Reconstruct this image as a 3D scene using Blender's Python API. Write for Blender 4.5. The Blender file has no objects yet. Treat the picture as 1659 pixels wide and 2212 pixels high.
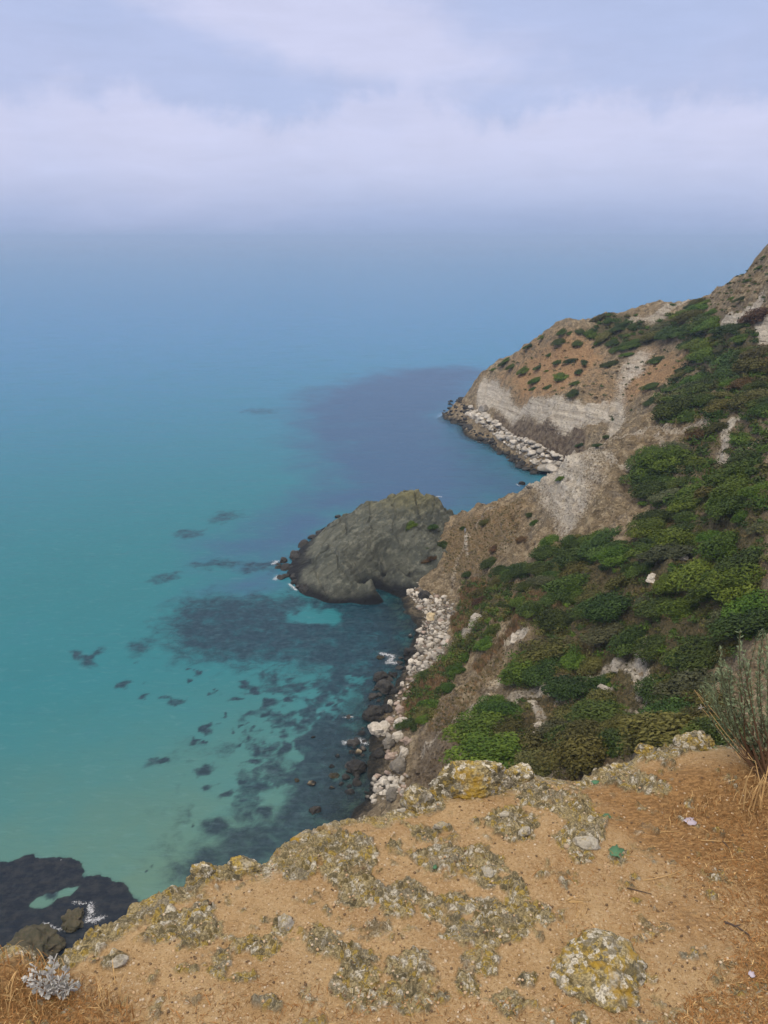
import bpy, math, random
import numpy as np
from mathutils import Vector, Matrix

R_ = math.radians
SC = bpy.context.scene
COL = SC.collection
rng = np.random.default_rng(7)
random.seed(7)

# ------------------------------------------------------------------ camera, sky, sun, exposure
CAM_H = 80.0            # metres above the sea
PITCH = R_(19.0)
FPX, CU, CV = 1722.0, 829.5, 1106.0     # focal length and centre measured on a 1659 x 2212 copy of the photograph

cam_d = bpy.data.cameras.new("camera")
cam = bpy.data.objects.new("camera", cam_d)
COL.objects.link(cam)
cam.location = (0, 0, CAM_H)
cam.rotation_euler = (R_(90) - PITCH, 0, 0)
cam_d.sensor_fit = 'VERTICAL'
cam_d.sensor_height = 24.0
cam_d.lens = 24.0 * FPX / 2212.0
cam_d.clip_start = 0.05
cam_d.clip_end = 90000
SC.camera = cam
SC.render.resolution_x, SC.render.resolution_y = 768, 1024
SC.view_settings.view_transform = 'Standard'
SC.view_settings.look = 'None'
SC.view_settings.exposure = 0.0
SC.view_settings.gamma = 1.0
SC.view_settings.use_curve_mapping = False
SC.cycles.use_denoising = True
SC.cycles.max_bounces = 6
SC.cycles.diffuse_bounces = 3
SC.cycles.transparent_max_bounces = 12
SC.cycles.volume_bounces = 0

SUN_EL, SUN_AZ = R_(52), R_(215)        # azimuth clockwise from +Y (the way the camera looks)
sun_d = bpy.data.lights.new("sun", 'SUN')
sun_d.energy = 1.5
sun_d.angle = R_(11)
sun_d.color = (1.0, 0.89, 0.70)
sun = bpy.data.objects.new("sun", sun_d)
COL.objects.link(sun)
sdir = Vector((math.sin(SUN_AZ) * math.cos(SUN_EL), math.cos(SUN_AZ) * math.cos(SUN_EL), math.sin(SUN_EL)))
sun.rotation_euler = (-sdir).to_track_quat('-Z', 'Y').to_euler()


class NT:
    """Small helper for writing node trees."""
    def __init__(s, tree):
        s.t = tree
        s.n = tree.nodes
        s.n.clear()

    def node(s, typ, **kw):
        n = s.n.new(typ)
        for k, v in kw.items():
            setattr(n, k, v)
        return n

    def link(s, a, b):
        s.t.links.new(a, b)

    def put(s, sock, v):
        if v is None:
            return
        if hasattr(v, 'is_linked') or isinstance(v, bpy.types.NodeSocket):
            s.link(v, sock)
        else:
            if isinstance(v, tuple) and len(v) == 3 and sock.type == 'RGBA':
                v = v + (1,)
            sock.default_value = v

    def math(s, op, a, b=None, c=None, clamp=False):
        n = s.node('ShaderNodeMath', operation=op, use_clamp=clamp)
        s.put(n.inputs[0], a)
        s.put(n.inputs[1], b)
        s.put(n.inputs[2], c)
        return n.outputs[0]

    def vmath(s, op, a, b=None, scale=None):
        n = s.node('ShaderNodeVectorMath', operation=op)
        s.put(n.inputs[0], a)
        s.put(n.inputs[1], b)
        if scale is not None:
            s.put(n.inputs['Scale'], scale)
        return n.outputs[0]

    def smooth(s, x, a, b, lo=0.0, hi=1.0):
        n = s.node('ShaderNodeMapRange', interpolation_type='SMOOTHSTEP')
        s.put(n.inputs[0], x)
        n.inputs[1].default_value, n.inputs[2].default_value = a, b
        n.inputs[3].default_value, n.inputs[4].default_value = lo, hi
        return n.outputs[0]

    def mix(s, f, a, b, blend='MIX'):
        n = s.node('ShaderNodeMix', data_type='RGBA', blend_type=blend)
        s.put(n.inputs[0], f)
        s.put(n.inputs[6], a)
        s.put(n.inputs[7], b)
        return n.outputs[2]

    def noise(s, vec, scale, detail=4.0, rough=0.55, dist=0.0, out=0):
        n = s.node('ShaderNodeTexNoise')
        s.put(n.inputs['Vector'], vec)
        n.inputs['Scale'].default_value = scale
        n.inputs['Detail'].default_value = detail
        n.inputs['Roughness'].default_value = rough
        n.inputs['Distortion'].default_value = dist
        return n.outputs[out]

    def voronoi(s, vec, scale, feature='F1', out='Distance', rnd=1.0):
        n = s.node('ShaderNodeTexVoronoi', feature=feature)
        s.put(n.inputs['Vector'], vec)
        n.inputs['Scale'].default_value = scale
        n.inputs['Randomness'].default_value = rnd
        return n.outputs[out]

    def mapping(s, vec, scale=(1, 1, 1), loc=(0, 0, 0), rot=(0, 0, 0)):
        n = s.node('ShaderNodeMapping')
        s.put(n.inputs[0], vec)
        n.inputs['Location'].default_value = loc
        n.inputs['Rotation'].default_value = rot
        n.inputs['Scale'].default_value = scale
        return n.outputs[0]

    def attr(s, name, out='Color'):
        n = s.node('ShaderNodeAttribute', attribute_name=name)
        return n.outputs[out]

    def sep(s, v):
        n = s.node('ShaderNodeSeparateXYZ')
        s.put(n.inputs[0], v)
        return n.outputs

    def bump(s, h, strength, dist, normal=None):
        n = s.node('ShaderNodeBump')
        n.inputs['Strength'].default_value = strength
        n.inputs['Distance'].default_value = dist
        s.put(n.inputs['Height'], h)
        if normal is not None:
            s.link(normal, n.inputs['Normal'])
        return n.outputs[0]


world = bpy.data.worlds.new("World")
SC.world = world
world.use_nodes = True
w = NT(world.node_tree)
wo = w.node('ShaderNodeOutputWorld')
bg = w.node('ShaderNodeBackground')
bg.inputs['Strength'].default_value = 0.1
w.link(bg.outputs[0], wo.inputs[0])
sky = w.node('ShaderNodeTexSky', sky_type='NISHITA')
sky.sun_disc = False
sky.sun_elevation = SUN_EL
sky.sun_rotation = SUN_AZ
sky.dust_density = 2.0
tc = w.node('ShaderNodeTexCoord')
dx, dy, dz = w.sep(tc.outputs['Generated'])
hyp = w.math('SQRT', w.math('ADD', w.math('MULTIPLY', dx, dx), w.math('MULTIPLY', dy, dy)))
el = w.math('DIVIDE', dz, w.math('MAXIMUM', hyp, 0.001))           # tangent of the elevation
az = w.math('ARCTAN2', dx, dy)
comb = w.node('ShaderNodeCombineXYZ')
w.put(comb.inputs[0], az)
w.put(comb.inputs[1], el)
cvec = comb.outputs[0]
n_big = w.noise(w.mapping(cvec, (1, 1.6, 1)), 3.2, 5, 0.5, 0.3)
n_mid = w.noise(w.mapping(cvec, (1, 1.5, 1), (3, 1, 0)), 7.0, 6, 0.55, 0.5)
n_top = w.noise(w.mapping(cvec, (1, 0.8, 1), (7.3, 0, 0)), 6.5, 7, 0.62, 0.15)
n_fine = w.noise(w.mapping(cvec, (1, 1.6, 1), (1.7, 4, 0)), 16.0, 6, 0.6, 0.4)
# the low cloud bank: lumpy top edge, fading into the blue murk over the water
edge = w.math('ADD', 0.150, w.math('MULTIPLY', w.math('SUBTRACT', n_top, 0.5), 0.17))
edge = w.math('ADD', edge, w.math('MULTIPLY', w.math('SUBTRACT', n_fine, 0.5), 0.035))
over = w.math('SUBTRACT', edge, el)
bank = w.math('MULTIPLY', w.smooth(over, -0.008, 0.026), w.smooth(el, 0.004, 0.115))
# a looser, higher cloud that starts above the middle of the view
ha = w.math('DIVIDE', w.math('ADD', az, 0.06), 0.24)
he = w.math('DIVIDE', w.math('SUBTRACT', el, w.math('SUBTRACT', 0.205, w.math('MULTIPLY', az, 0.18))), 0.055)
blob = w.math('POWER', 2.718, w.math('MULTIPLY', -1.0, w.math('ADD', w.math('MULTIPLY', ha, ha), w.math('MULTIPLY', he, he))))
high = w.smooth(w.math('ADD', w.math('MULTIPLY', blob, 0.60), w.math('ADD', w.math('MULTIPLY', n_mid, 0.75), w.math('MULTIPLY', n_fine, 0.22))), 0.58, 0.98)
veil = w.smooth(n_big, 0.35, 0.75)
low_c = (0.375, 0.475, 0.735)
up_c = (0.495, 0.575, 0.845)
base = w.mix(w.smooth(el, 0.0, 0.085), low_c, up_c)
base = w.mix(w.math('MULTIPLY', veil, 0.55), base, (0.575, 0.61, 0.86))
c = w.mix(w.math('MULTIPLY', high, 0.9), base, (0.690, 0.705, 0.930))
c = w.mix(w.math('MULTIPLY', bank, w.math('ADD', 0.55, w.math('MULTIPLY', n_mid, 0.62))), c, (0.685, 0.700, 0.930))
stk = w.noise(w.mapping(cvec, (1, 4.5, 1), (2.2, 0.4, 0), (0, 0, 0.06)), 9.0, 7, 0.62, 0.3)
c = w.vmath('SCALE', c, scale=w.math('ADD', 0.90, w.math('MULTIPLY', stk, 0.20)))
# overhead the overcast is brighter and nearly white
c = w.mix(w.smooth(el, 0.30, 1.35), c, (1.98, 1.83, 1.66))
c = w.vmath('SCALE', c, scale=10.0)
c = w.mix(0.10, c, sky.outputs[0])
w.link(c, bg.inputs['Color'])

# ------------------------------------------------------------------ helpers
cP, sP = math.cos(PITCH), math.sin(PITCH)


def ray(u, v):
    a = (np.asarray(u, float) - CU) / FPX
    b = (CV - np.asarray(v, float)) / FPX
    d = np.stack([a, cP + b * sP, -sP + b * cP], -1)
    return d / np.linalg.norm(d, axis=-1, keepdims=True)


def on_plane(u, v, z=0.0):
    d = ray(u, v)
    t = (z - CAM_H) / d[..., 2]
    return np.stack([d[..., 0] * t, d[..., 1] * t, np.full_like(t, z)], -1)


def at_range(u, v, rg):
    d = ray(u, v)
    t = rg / np.hypot(d[..., 0], d[..., 1])
    return np.array([0, 0, CAM_H]) + d * np.asarray(t)[..., None]


def _hash(ix, iy, iz, seed):
    h = (ix.astype(np.int64) * 374761393 + iy.astype(np.int64) * 668265263 + iz.astype(np.int64) * 2147483647 + seed * 974634777) & 0xFFFFFFFF
    h = ((h ^ (h >> 13)) * 1274126177) & 0xFFFFFFFF
    h = ((h ^ (h >> 16)) * 2246822519) & 0xFFFFFFFF
    h = h ^ (h >> 15)
    return (h & 0xFFFFFF) / float(0x1000000)


def vnoise(p, seed=0):
    i = np.floor(p)
    f = p - i
    f = f * f * f * (f * (f * 6 - 15) + 10)
    i = i.astype(np.int64)
    out = 0
    for a in (0, 1):
        wx = f[..., 0] if a else 1 - f[..., 0]
        for b in (0, 1):
            wy = f[..., 1] if b else 1 - f[..., 1]
            for cc in (0, 1):
                wz = f[..., 2] if cc else 1 - f[..., 2]
                out = out + wx * wy * wz * _hash(i[..., 0] + a, i[..., 1] + b, i[..., 2] + cc, seed)
    return out


ROT = np.array([[0.0, 0.8, 0.6], [-0.8, 0.36, -0.48], [-0.6, -0.48, 0.64]])


def fbm(p, octaves=5, gain=0.5, seed=0, ridged=False):
    tot, amp, out = 0, 1.0, 0
    q = np.asarray(p, float)
    for o in range(octaves):
        n = vnoise(q, seed + o)
        if ridged:
            n = 1 - np.abs(2 * n - 1)
        out = out + amp * n
        tot += amp
        amp *= gain
        q = (q @ ROT) * 2.03 + 17.1
    return out / tot


def worley(p, seed=0):
    """F1, F2 and a random number of the nearest cell, in 2-D."""
    i = np.floor(p).astype(np.int64)
    f1 = np.full(p.shape[0], 9.0)
    f2 = np.full(p.shape[0], 9.0)
    cid = np.zeros(p.shape[0])
    z = np.zeros(p.shape[0], np.int64)
    for a in (-1, 0, 1):
        for b in (-1, 0, 1):
            cx, cy = i[:, 0] + a, i[:, 1] + b
            qx = cx + _hash(cx, cy, z, seed)
            qy = cy + _hash(cx, cy, z, seed + 1)
            d = np.hypot(qx - p[:, 0], qy - p[:, 1])
            nearer = d < f1
            f2 = np.where(nearer, f1, np.minimum(f2, d))
            cid = np.where(nearer, _hash(cx, cy, z, seed + 2), cid)
            f1 = np.where(nearer, d, f1)
    return f1, f2, cid


def sstep(x, a, b):
    t = np.clip((x - a) / (b - a), 0, 1)
    return t * t * (3 - 2 * t)


def xy0(x, y, s=1.0, z=0.0):
    return np.stack([np.asarray(x) * s, np.asarray(y) * s, np.zeros_like(np.asarray(x)) + z], -1)


def in_poly(px, py, poly):
    inside = np.zeros(px.shape, bool)
    n = len(poly)
    for k in range(n):
        x1, y1 = poly[k]
        x2, y2 = poly[(k + 1) % n]
        cnd = (y1 > py) != (y2 > py)
        xi = (x2 - x1) * (py - y1) / (y2 - y1 + 1e-12) + x1
        inside ^= cnd & (px < xi)
    return inside


def seg_dist(px, py, pts, closed=False):
    best = np.full(px.shape, 1e9)
    n = len(pts)
    for k in range(n if closed else n - 1):
        x1, y1 = pts[k]
        x2, y2 = pts[(k + 1) % n]
        vx, vy = x2 - x1, y2 - y1
        t = np.clip(((px - x1) * vx + (py - y1) * vy) / (vx * vx + vy * vy + 1e-12), 0, 1)
        best = np.minimum(best, np.hypot(px - x1 - t * vx, py - y1 - t * vy))
    return best


def poly_sd(px, py, poly):
    """Signed distance, positive inside."""
    d = seg_dist(px, py, poly, True)
    return np.where(in_poly(px, py, poly), d, -d)


def mesh_data(name, verts, faces, mats=(), smooth=True, fattr=None, cattr=None, mat_idx=None):
    verts = np.asarray(verts, np.float32)
    me = bpy.data.meshes.new(name)
    me.vertices.add(len(verts))
    me.vertices.foreach_set('co', verts.ravel())
    if isinstance(faces, np.ndarray):
        k = faces.shape[1]
        me.loops.add(faces.size)
        me.loops.foreach_set('vertex_index', faces.ravel().astype(np.int32))
        me.polygons.add(len(faces))
        me.polygons.foreach_set('loop_start', np.arange(0, faces.size, k, dtype=np.int32))
        me.polygons.foreach_set('loop_total', np.full(len(faces), k, np.int32))
    else:
        lens = np.array([len(f) for f in faces], np.int32)
        flat = np.fromiter((i for f in faces for i in f), np.int32)
        me.loops.add(len(flat))
        me.loops.foreach_set('vertex_index', flat)
        me.polygons.add(len(lens))
        me.polygons.foreach_set('loop_start', np.concatenate([[0], np.cumsum(lens)[:-1]]).astype(np.int32))
        me.polygons.foreach_set('loop_total', lens)
    for m in mats:
        me.materials.append(m)
    if mat_idx is not None:
        me.polygons.foreach_set('material_index', np.asarray(mat_idx, np.int32))
    me.update(calc_edges=True)
    me.validate()
    me.polygons.foreach_set('use_smooth', np.full(len(me.polygons), smooth))
    for k, a in (fattr or {}).items():
        at = me.attributes.new(k, 'FLOAT', 'POINT')
        at.data.foreach_set('value', np.asarray(a, np.float32).ravel())
    for k, a in (cattr or {}).items():
        a = np.asarray(a, np.float32)
        if a.shape[1] == 3:
            a = np.concatenate([a, np.ones((len(a), 1), np.float32)], 1)
        at = me.attributes.new(k, 'FLOAT_COLOR', 'POINT')
        at.data.foreach_set('color', a.ravel())
    return me


def link(name, me, loc=(0, 0, 0), rot=(0, 0, 0), scale=(1, 1, 1), parent=None):
    o = bpy.data.objects.new(name, me)
    COL.objects.link(o)
    o.location, o.rotation_euler, o.scale = loc, rot, scale
    if parent:
        o.parent = parent
    return o


def tag(o, label=None, cat=None, group=None, kind=None):
    for k, v in (('label', label), ('category', cat), ('group', group), ('kind', kind)):
        if v:
            o[k] = v
    return o


def grid_faces(nr, nc):
    a = np.arange(nr * nc).reshape(nr, nc)
    return np.stack([a[:-1, :-1], a[:-1, 1:], a[1:, 1:], a[1:, :-1]], -1).reshape(-1, 4)


def drop_faces(verts, faces, keep, *arrs):
    faces = faces[keep]
    used = np.zeros(len(verts), bool)
    used[faces.ravel()] = True
    idx = np.cumsum(used) - 1
    return (verts[used], idx[faces]) + tuple(a[used] for a in arrs)


def material(name):
    m = bpy.data.materials.new(name)
    m.use_nodes = True
    t = NT(m.node_tree)
    out = t.node('ShaderNodeOutputMaterial')
    p = t.node('ShaderNodeBsdfPrincipled')
    t.link(p.outputs[0], out.inputs[0])
    return m, t, p, out


class TPS:
    def __init__(s, pts, reg=0.0):
        pts = np.asarray(pts, float)
        s.c = pts[:, :2]
        s.k = 100.0
        n = len(pts)
        K = s.phi(s.c) + reg * np.eye(n)
        P = np.concatenate([np.ones((n, 1)), s.c / s.k], 1)
        A = np.block([[K, P], [P.T, np.zeros((3, 3))]])
        s.w = np.linalg.solve(A, np.concatenate([pts[:, 2], np.zeros(3)]))

    def phi(s, q):
        d2 = ((q[:, None, :] - s.c[None]) ** 2).sum(-1) / s.k ** 2
        return 0.5 * d2 * np.log(d2 + 1e-12)

    def __call__(s, x, y):
        q = np.stack([np.ravel(x), np.ravel(y)], -1)
        out = np.empty(len(q))
        for a in range(0, len(q), 20000):
            b = q[a:a + 20000]
            out[a:a + 20000] = s.phi(b) @ s.w[:-3] + s.w[-3] + (b / s.k) @ s.w[-2:]
        return out.reshape(np.shape(x))


# ------------------------------------------------------------------ terrain heights
ctl = []
shore = [(845, 1258), (880, 1330), (885, 1400), (862, 1470), (825, 1520), (803, 1590), (793, 1640), (800, 1700), (775, 1745)]
for u, v in shore:
    p = on_plane(u, v)
    ctl.append(p)
    ctl.append(p + (-6, -2, -1.6))
    ctl.append(p + (-22, -4, -4.0))
far_shore = [(962, 905), (1000, 925), (1050, 957), (1110, 992), (1165, 1022), (1200, 1030)]
for u, v in far_shore:
    p = on_plane(u, v)
    ctl.append(p)
    ctl.append(p + (-4, -7, -2.0))
    ctl.append(p + (-10, -22, -4.5))
rng_pts = [
    # back of the beach and the slope above it
    (920, 1240, 178), (985, 1290, 162), (960, 1360, 150), (900, 1480, 128), (880, 1600, 111), (880, 1700, 99),
    (960, 1230, 174), (1000, 1180, 180), (1100, 1250, 153), (1050, 1350, 135), (1000, 1550, 107), (950, 1640, 93),
    (1150, 1550, 98), (1250, 1400, 112), (1200, 1200, 150), (1400, 1200, 132), (1450, 1400, 102), (1400, 1550, 88),
    (1250, 1640, 77), (1600, 1590, 63), (1659, 1400, 90), (1659, 1200, 108), (1659, 1000, 135), (1500, 1000, 168),
    (1659, 900, 172), (1400, 920, 222), (1330, 935, 196), (1500, 850, 250), (1659, 800, 225), (1659, 680, 268), (1500, 740, 300),
    (1400, 800, 290), (1330, 760, 325), (1500, 1120, 140), (1330, 1050, 165),
    # crest of the spur that runs down to the dark rock
    (985, 1112, 200), (1010, 1103, 199), (1060, 1090, 195), (1120, 1065, 190), (1190, 1025, 186), (1215, 1005, 185), (1265, 975, 190),
    # headland: foot of the cliff, foot and top of the white band, slope, skyline
    (1000, 866, 384), (1035, 890, 358), (1090, 929, 322), (1122, 950, 305), (1192, 975, 287), (1235, 985, 275),
    (1030, 858, 367), (1090, 896, 328), (1122, 903, 315), (1192, 910, 294), (1261, 919, 285), (1321, 905, 275),
    (1033, 831, 371), (1099, 855, 334), (1146, 868, 314), (1215, 866, 300), (1284, 878, 292), (1335, 868, 286),
    (1050, 800, 384), (1100, 765, 375), (1150, 740, 362), (1210, 712, 347), (1300, 690, 350), (1400, 665, 345), (1460, 655, 340),
    (1500, 655, 335), (1540, 640, 325), (1600, 595, 312), (1659, 540, 303),
    (1160, 800, 340), (1250, 800, 320), (1250, 740, 336),
]
for u, v, r in rng_pts:
    ctl.append(at_range(u, v, r))


def polar(u, r, z, v=1000):
    d = ray(u, v)
    a = math.atan2(d[0], d[1])
    return np.array([r * math.sin(a), r * math.cos(a), z])


# far side of the spur, of the rock saddle and of the headland
for u, r, z in ((985, 212, 2), (1010, 226, -3), (1060, 222, -1), (1110, 218, 0), (1110, 232, -4), (1170, 214, 9), (1170, 235, -2), (1215, 222, 5), (1215, 255, -1.5), (1270, 232, 12),
                (940, 225, -6), (1040, 250, -6), (1030, 392, 3), (1020, 402, -3), (1055, 405, 8), (1050, 425, -5), (1100, 402, 17), (1100, 440, -6), (1150, 395, 24), (1150, 440, 0),
                (1210, 388, 31), (1210, 450, -4), (1300, 395, 36), (1300, 470, -4), (1400, 395, 41), (1400, 480, -4), (1500, 390, 44), (1500, 490, -4), (1600, 370, 54),
                (1600, 480, 0), (1659, 360, 62), (1659, 480, 6)):
    ctl.append(polar(u, r, z))
# hillside outside the frame on the right
for x, y, z in ((75, 60, 66), (110, 100, 80), (135, 160, 84), (165, 220, 90), (185, 290, 94), (200, 400, 60), (62, 30, 76), (60, 5, 86), (230, 250, 100), (180, 120, 98), (45, 45, 55)):
    ctl.append((x, y, z))
# the cliff under the viewpoint
for u, r, z in ((1659, 30, 50), (1659, 14, 64), (1659, 6, 71), (1659, 3, 75), (1250, 45, 34), (1250, 25, 49), (1250, 12, 62), (1250, 6, 69), (1250, 3, 74),
                (950, 55, 22), (950, 30, 40), (950, 12, 59), (950, 5, 68), (950, 2.5, 73.5), (700, 70, 4), (700, 80, -1.5), (700, 50, 15), (700, 25, 38), (700, 10, 58), (700, 4, 68), (700, 2.3, 73),
                (450, 62, 2), (450, 74, -2), (450, 40, 18), (450, 20, 40), (450, 8, 59), (450, 3, 69), (150, 62, 2.5), (150, 74, -1.5), (150, 40, 16), (150, 15, 44), (150, 6, 61), (150, 2.5, 70),
                (-100, 60, 1), (-100, 72, -2), (-100, 30, 25), (-100, 10, 52), (-400, 60, -1), (-400, 40, 10), (-400, 15, 42)):
    ctl.append(polar(u, r, z, 1500))
# open sea floor
for x, y in ((-60, 120), (-60, 180), (-30, 150), (-80, 260), (-30, 230), (0, 260), (-10, 320), (20, 330), (-60, 400), (20, 430), (80, 520), (180, 560), (-120, 160), (-100, 90), (-150, 300), (280, 560)):
    ctl.append((x, y, -8.0))
tps = TPS(ctl, 1e-5)

AZ0, AZ1 = R_(-44), R_(52)
azs = np.linspace(AZ0, AZ1, 640)
rads = np.concatenate([np.geomspace(2.2, 52, 70)[:-1], np.geomspace(52, 430, 570)[:-1], np.geomspace(430, 620, 40)])
RR, AA = np.meshgrid(rads, azs, indexing='ij')
TX, TY = RR * np.sin(AA), RR * np.cos(AA)
TZ0 = tps(TX, TY)


def smooth_land(z):
    return np.where(z < -7, -7 + 0 * z, z)


TZ0 = smooth_land(TZ0)


def detail(x, y, z0):
    """Gullies, ledges and rubble on top of the smooth terrain."""
    land = sstep(z0, 0.5, 5.0)
    q = np.stack([x, y, z0 * 1.5], -1)
    a = fbm(q / 17.0, 4, 0.5, 11, True)
    d = (a - a.mean()) * 6.0
    d += (fbm(q / 6.0, 4, 0.55, 31) - 0.5) * 4.0
    a = fbm(q / 2.2, 3, 0.6, 51, True)
    d += (a - a.mean()) * 1.5
    d += (fbm(q / 1.1, 2, 0.55, 61) - 0.5) * 0.8
    return d * land + (fbm(q / 2.2, 3, 0.5, 71) - 0.5) * 0.7 * (1 - land)


flat_xyz = np.stack([TX, TY, TZ0], -1).reshape(-1, 3)
TZ = TZ0 + detail(TX, TY, TZ0)


def terr(x, y):
    """Height of the finished terrain, bilinear on its own grid."""
    r = np.hypot(x, y)
    a = np.arctan2(x, y)
    fi = np.interp(r, rads, np.arange(len(rads)))
    fj = np.clip((a - AZ0) / (AZ1 - AZ0) * (len(azs) - 1), 0, len(azs) - 1.001)
    i = np.clip(fi.astype(int), 0, len(rads) - 2)
    j = fj.astype(int)
    s, t = fi - i, fj - j
    return (TZ[i, j] * (1 - s) * (1 - t) + TZ[i + 1, j] * s * (1 - t) + TZ[i, j + 1] * (1 - s) * t + TZ[i + 1, j + 1] * s * t)


def cast(u, v, rmin=45.0):
    """Where the sight lines through (u, v) meet the terrain or the water."""
    d = ray(np.atleast_1d(u), np.atleast_1d(v))
    k = np.hypot(d[:, 0], d[:, 1])
    steps = np.geomspace(rmin, 600, 1400)
    hit = np.full(len(d), np.nan)
    prev = np.full(len(d), rmin)
    for rg in steps:
        t = rg / k
        z = CAM_H + d[:, 2] * t
        g = np.maximum(terr(d[:, 0] * t, d[:, 1] * t), 0.0)
        new = np.isnan(hit) & (z <= g)
        hit[new] = rg
    t = hit / k
    x, y = d[:, 0] * t, d[:, 1] * t
    z = terr(np.nan_to_num(x, nan=0.0), np.nan_to_num(y, nan=100.0))
    return np.stack([x, y, z], -1)


def world_poly(poly, rmin=45.0):
    p = cast([q[0] for q in poly], [q[1] for q in poly], rmin)
    p = p[~np.isnan(p[:, 0])]
    return [tuple(q[:2]) for q in p]


def c2(cx, cy):
    return 891 + 0.463 * cx, 512 + 0.463 * cy


def c3(cx, cy):
    return 512 + 0.463 * cx, 981.4 + 0.463 * cy


def c4(cx, cy):
    return 891 + 0.463 * cx, 1066.8 + 0.463 * cy


def c5(cx, cy):
    return 682.7 + 0.2572 * cx, 1365.5 + 0.2572 * cy


def c6(cx, cy):
    return 0.463 * cx, 1365.5 + 0.463 * cy


def c7(cx, cy):
    return 0.5 * cx, 1614.6 + 0.5 * cy


def c8(cx, cy):
    return 829.5 + 0.5 * cx, 1614.6 + 0.5 * cy


def c9(cx, cy):
    return 1280 + 0.2284 * cx, 896 + 0.2284 * cy


# soil zones of the hillside, laid out on the ground
fx, fy = TX.ravel(), TY.ravel()
pale = np.zeros(fx.shape)
rust = np.zeros(fx.shape)
green = np.zeros(fx.shape)
umber = np.zeros(fx.shape)


def zone(arr, poly, amount, soft):
    wp = world_poly(poly)
    sd = poly_sd(fx, fy, wp)
    np.maximum(arr, amount * sstep(sd, -soft, soft), out=arr)


def track(arr, line, amount, width):
    wp = world_poly(line)
    d = seg_dist(fx, fy, wp)
    np.maximum(arr, amount * (1 - sstep(d, width * 0.4, width)), out=arr)


zone(pale, [(1030, 864), (1034, 836), (1046, 818), (1075, 822), (1099, 850), (1146, 864), (1215, 862), (1284, 872), (1340, 862), (1348, 900), (1336, 935), (1312, 950), (1318, 912), (1261, 921), (1192, 912), (1122, 905), (1090, 898), (1050, 880)], 1.0, 2.5)
zone(pale, [c2(*q) for q in ((950, 650), (1000, 550), (1080, 515), (1135, 530), (1100, 620), (1000, 700), (990, 860), (930, 850))], 0.62, 4)
zone(rust, [c2(*q) for q in ((470, 620), (690, 450), (800, 470), (910, 560), (820, 640), (700, 730), (550, 760), (450, 700))], 0.9, 6)
zone(rust, [c2(*q) for q in ((950, 650), (1000, 550), (1080, 515), (1135, 530), (1100, 620), (1000, 700), (990, 800), (930, 800))], .55, 4)
zone(rust, [c2(*q) for q in ((300, 700), (440, 590), (560, 480), (700, 430), (560, 560), (470, 680))], .5, 5)
zone(rust, [c2(*q) for q in ((400, 650), (560, 490), (700, 440), (830, 480), (940, 580), (1000, 700), (960, 850), (800, 760), (560, 765), (440, 700))], .45, 6)
zone(rust, [c2(*q) for q in ((1010, 540), (1130, 510), (1330, 500), (1250, 650), (1000, 790), (960, 800))], 0.75, 5)
zone(umber, [(1020, 868), (1060, 885), (1090, 900), (1122, 908), (1192, 914), (1261, 924), (1265, 945), (1235, 992), (1180, 980), (1120, 958), (1075, 925), (1030, 895)], 1.0, 2.5)
zone(umber, [(885, 1620), (935, 1555), (985, 1490), (1010, 1560), (1000, 1640), (950, 1700), (880, 1760), (860, 1740)], .55, 2.5)
zone(pale, [c3(*q) for q in ((1330, 190), (1440, 80), (1640, 60), (1659, 200), (1600, 300), (1520, 390), (1480, 320), (1420, 240))], 0.72, 3)
zone(pale, [c2(*q) for q in ((500, 1190), (700, 1040), (930, 960), (930, 1100), (860, 1230), (620, 1290))], 0.45, 4)
zone(rust, [c3(*q) for q in ((990, 330), (1060, 270), (1350, 190), (1330, 380), (1200, 480), (1090, 580), (900, 500))], 0.38, 4)
for ln, a, wd in (
        ([c9(*q) for q in ((1400, 0), (1330, 70), (1260, 170), (1270, 280), (1210, 370), (1240, 450), (1300, 520), (1285, 640))], 0.75, 1.3),
        ([c9(*q) for q in ((0, 340), (120, 350), (200, 460), (350, 500))], 0.6, 0.9),
        ([c9(*q) for q in ((590, 190), (650, 240), (680, 320))], 0.6, 0.9),
        ([c9(*q) for q in ((200, 230), (420, 160), (600, 100), (820, 170), (1100, 60))], 0.55, 1.6),
        ([c3(*q) for q in ((1067, 370), (1068, 420), (1075, 480))], 0.8, 0.55),
        ([c3(*q) for q in ((1000, 640), (1020, 520), (1110, 350), (1190, 250))], 0.45, 0.8),
        ([c4(*q) for q in ((1070, 730), (1050, 800), (1085, 900), (1100, 980))], 0.85, 1.3),
        ([c4(*q) for q in ((430, 990), (560, 930), (700, 900), (850, 860), (950, 800), (1030, 800))], 0.72, 1.8),
        ([c4(*q) for q in ((560, 970), (600, 1050), (600, 1110), (560, 1110))], 1.0, 0.9),
        ([c4(*q) for q in ((60, 1200), (200, 1060), (310, 980), (400, 860))], 0.5, 1.3),
        ([c4(*q) for q in ((700, 960), (820, 980), (900, 920))], 0.6, 1.6),
        ([c4(*q) for q in ((880, 1130), (1000, 1060), (1110, 1010))], 0.6, 1.3),
        ([c4(*q) for q in ((440, 690), (520, 650))], 0.8, 1.2),
        ([c4(*q) for q in ((250, 650), (280, 600), (320, 570))], 0.8, 1.5),
        ([c4(*q) for q in ((570, 520), (640, 470), (690, 450))], 0.7, 1.2),
        ([c2(*q) for q in ((1440, 410), (1540, 370), (1600, 330))], 0.9, 3.0),
        ([c2(*q) for q in ((1640, 380), (1659, 480))], 0.9, 3.0),
        ([c2(*q) for q in ((1040, 390), (1150, 370), (1260, 310))], 0.6, 5.0)):
    track(pale, ln, a * .85, wd * 1.1)
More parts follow.
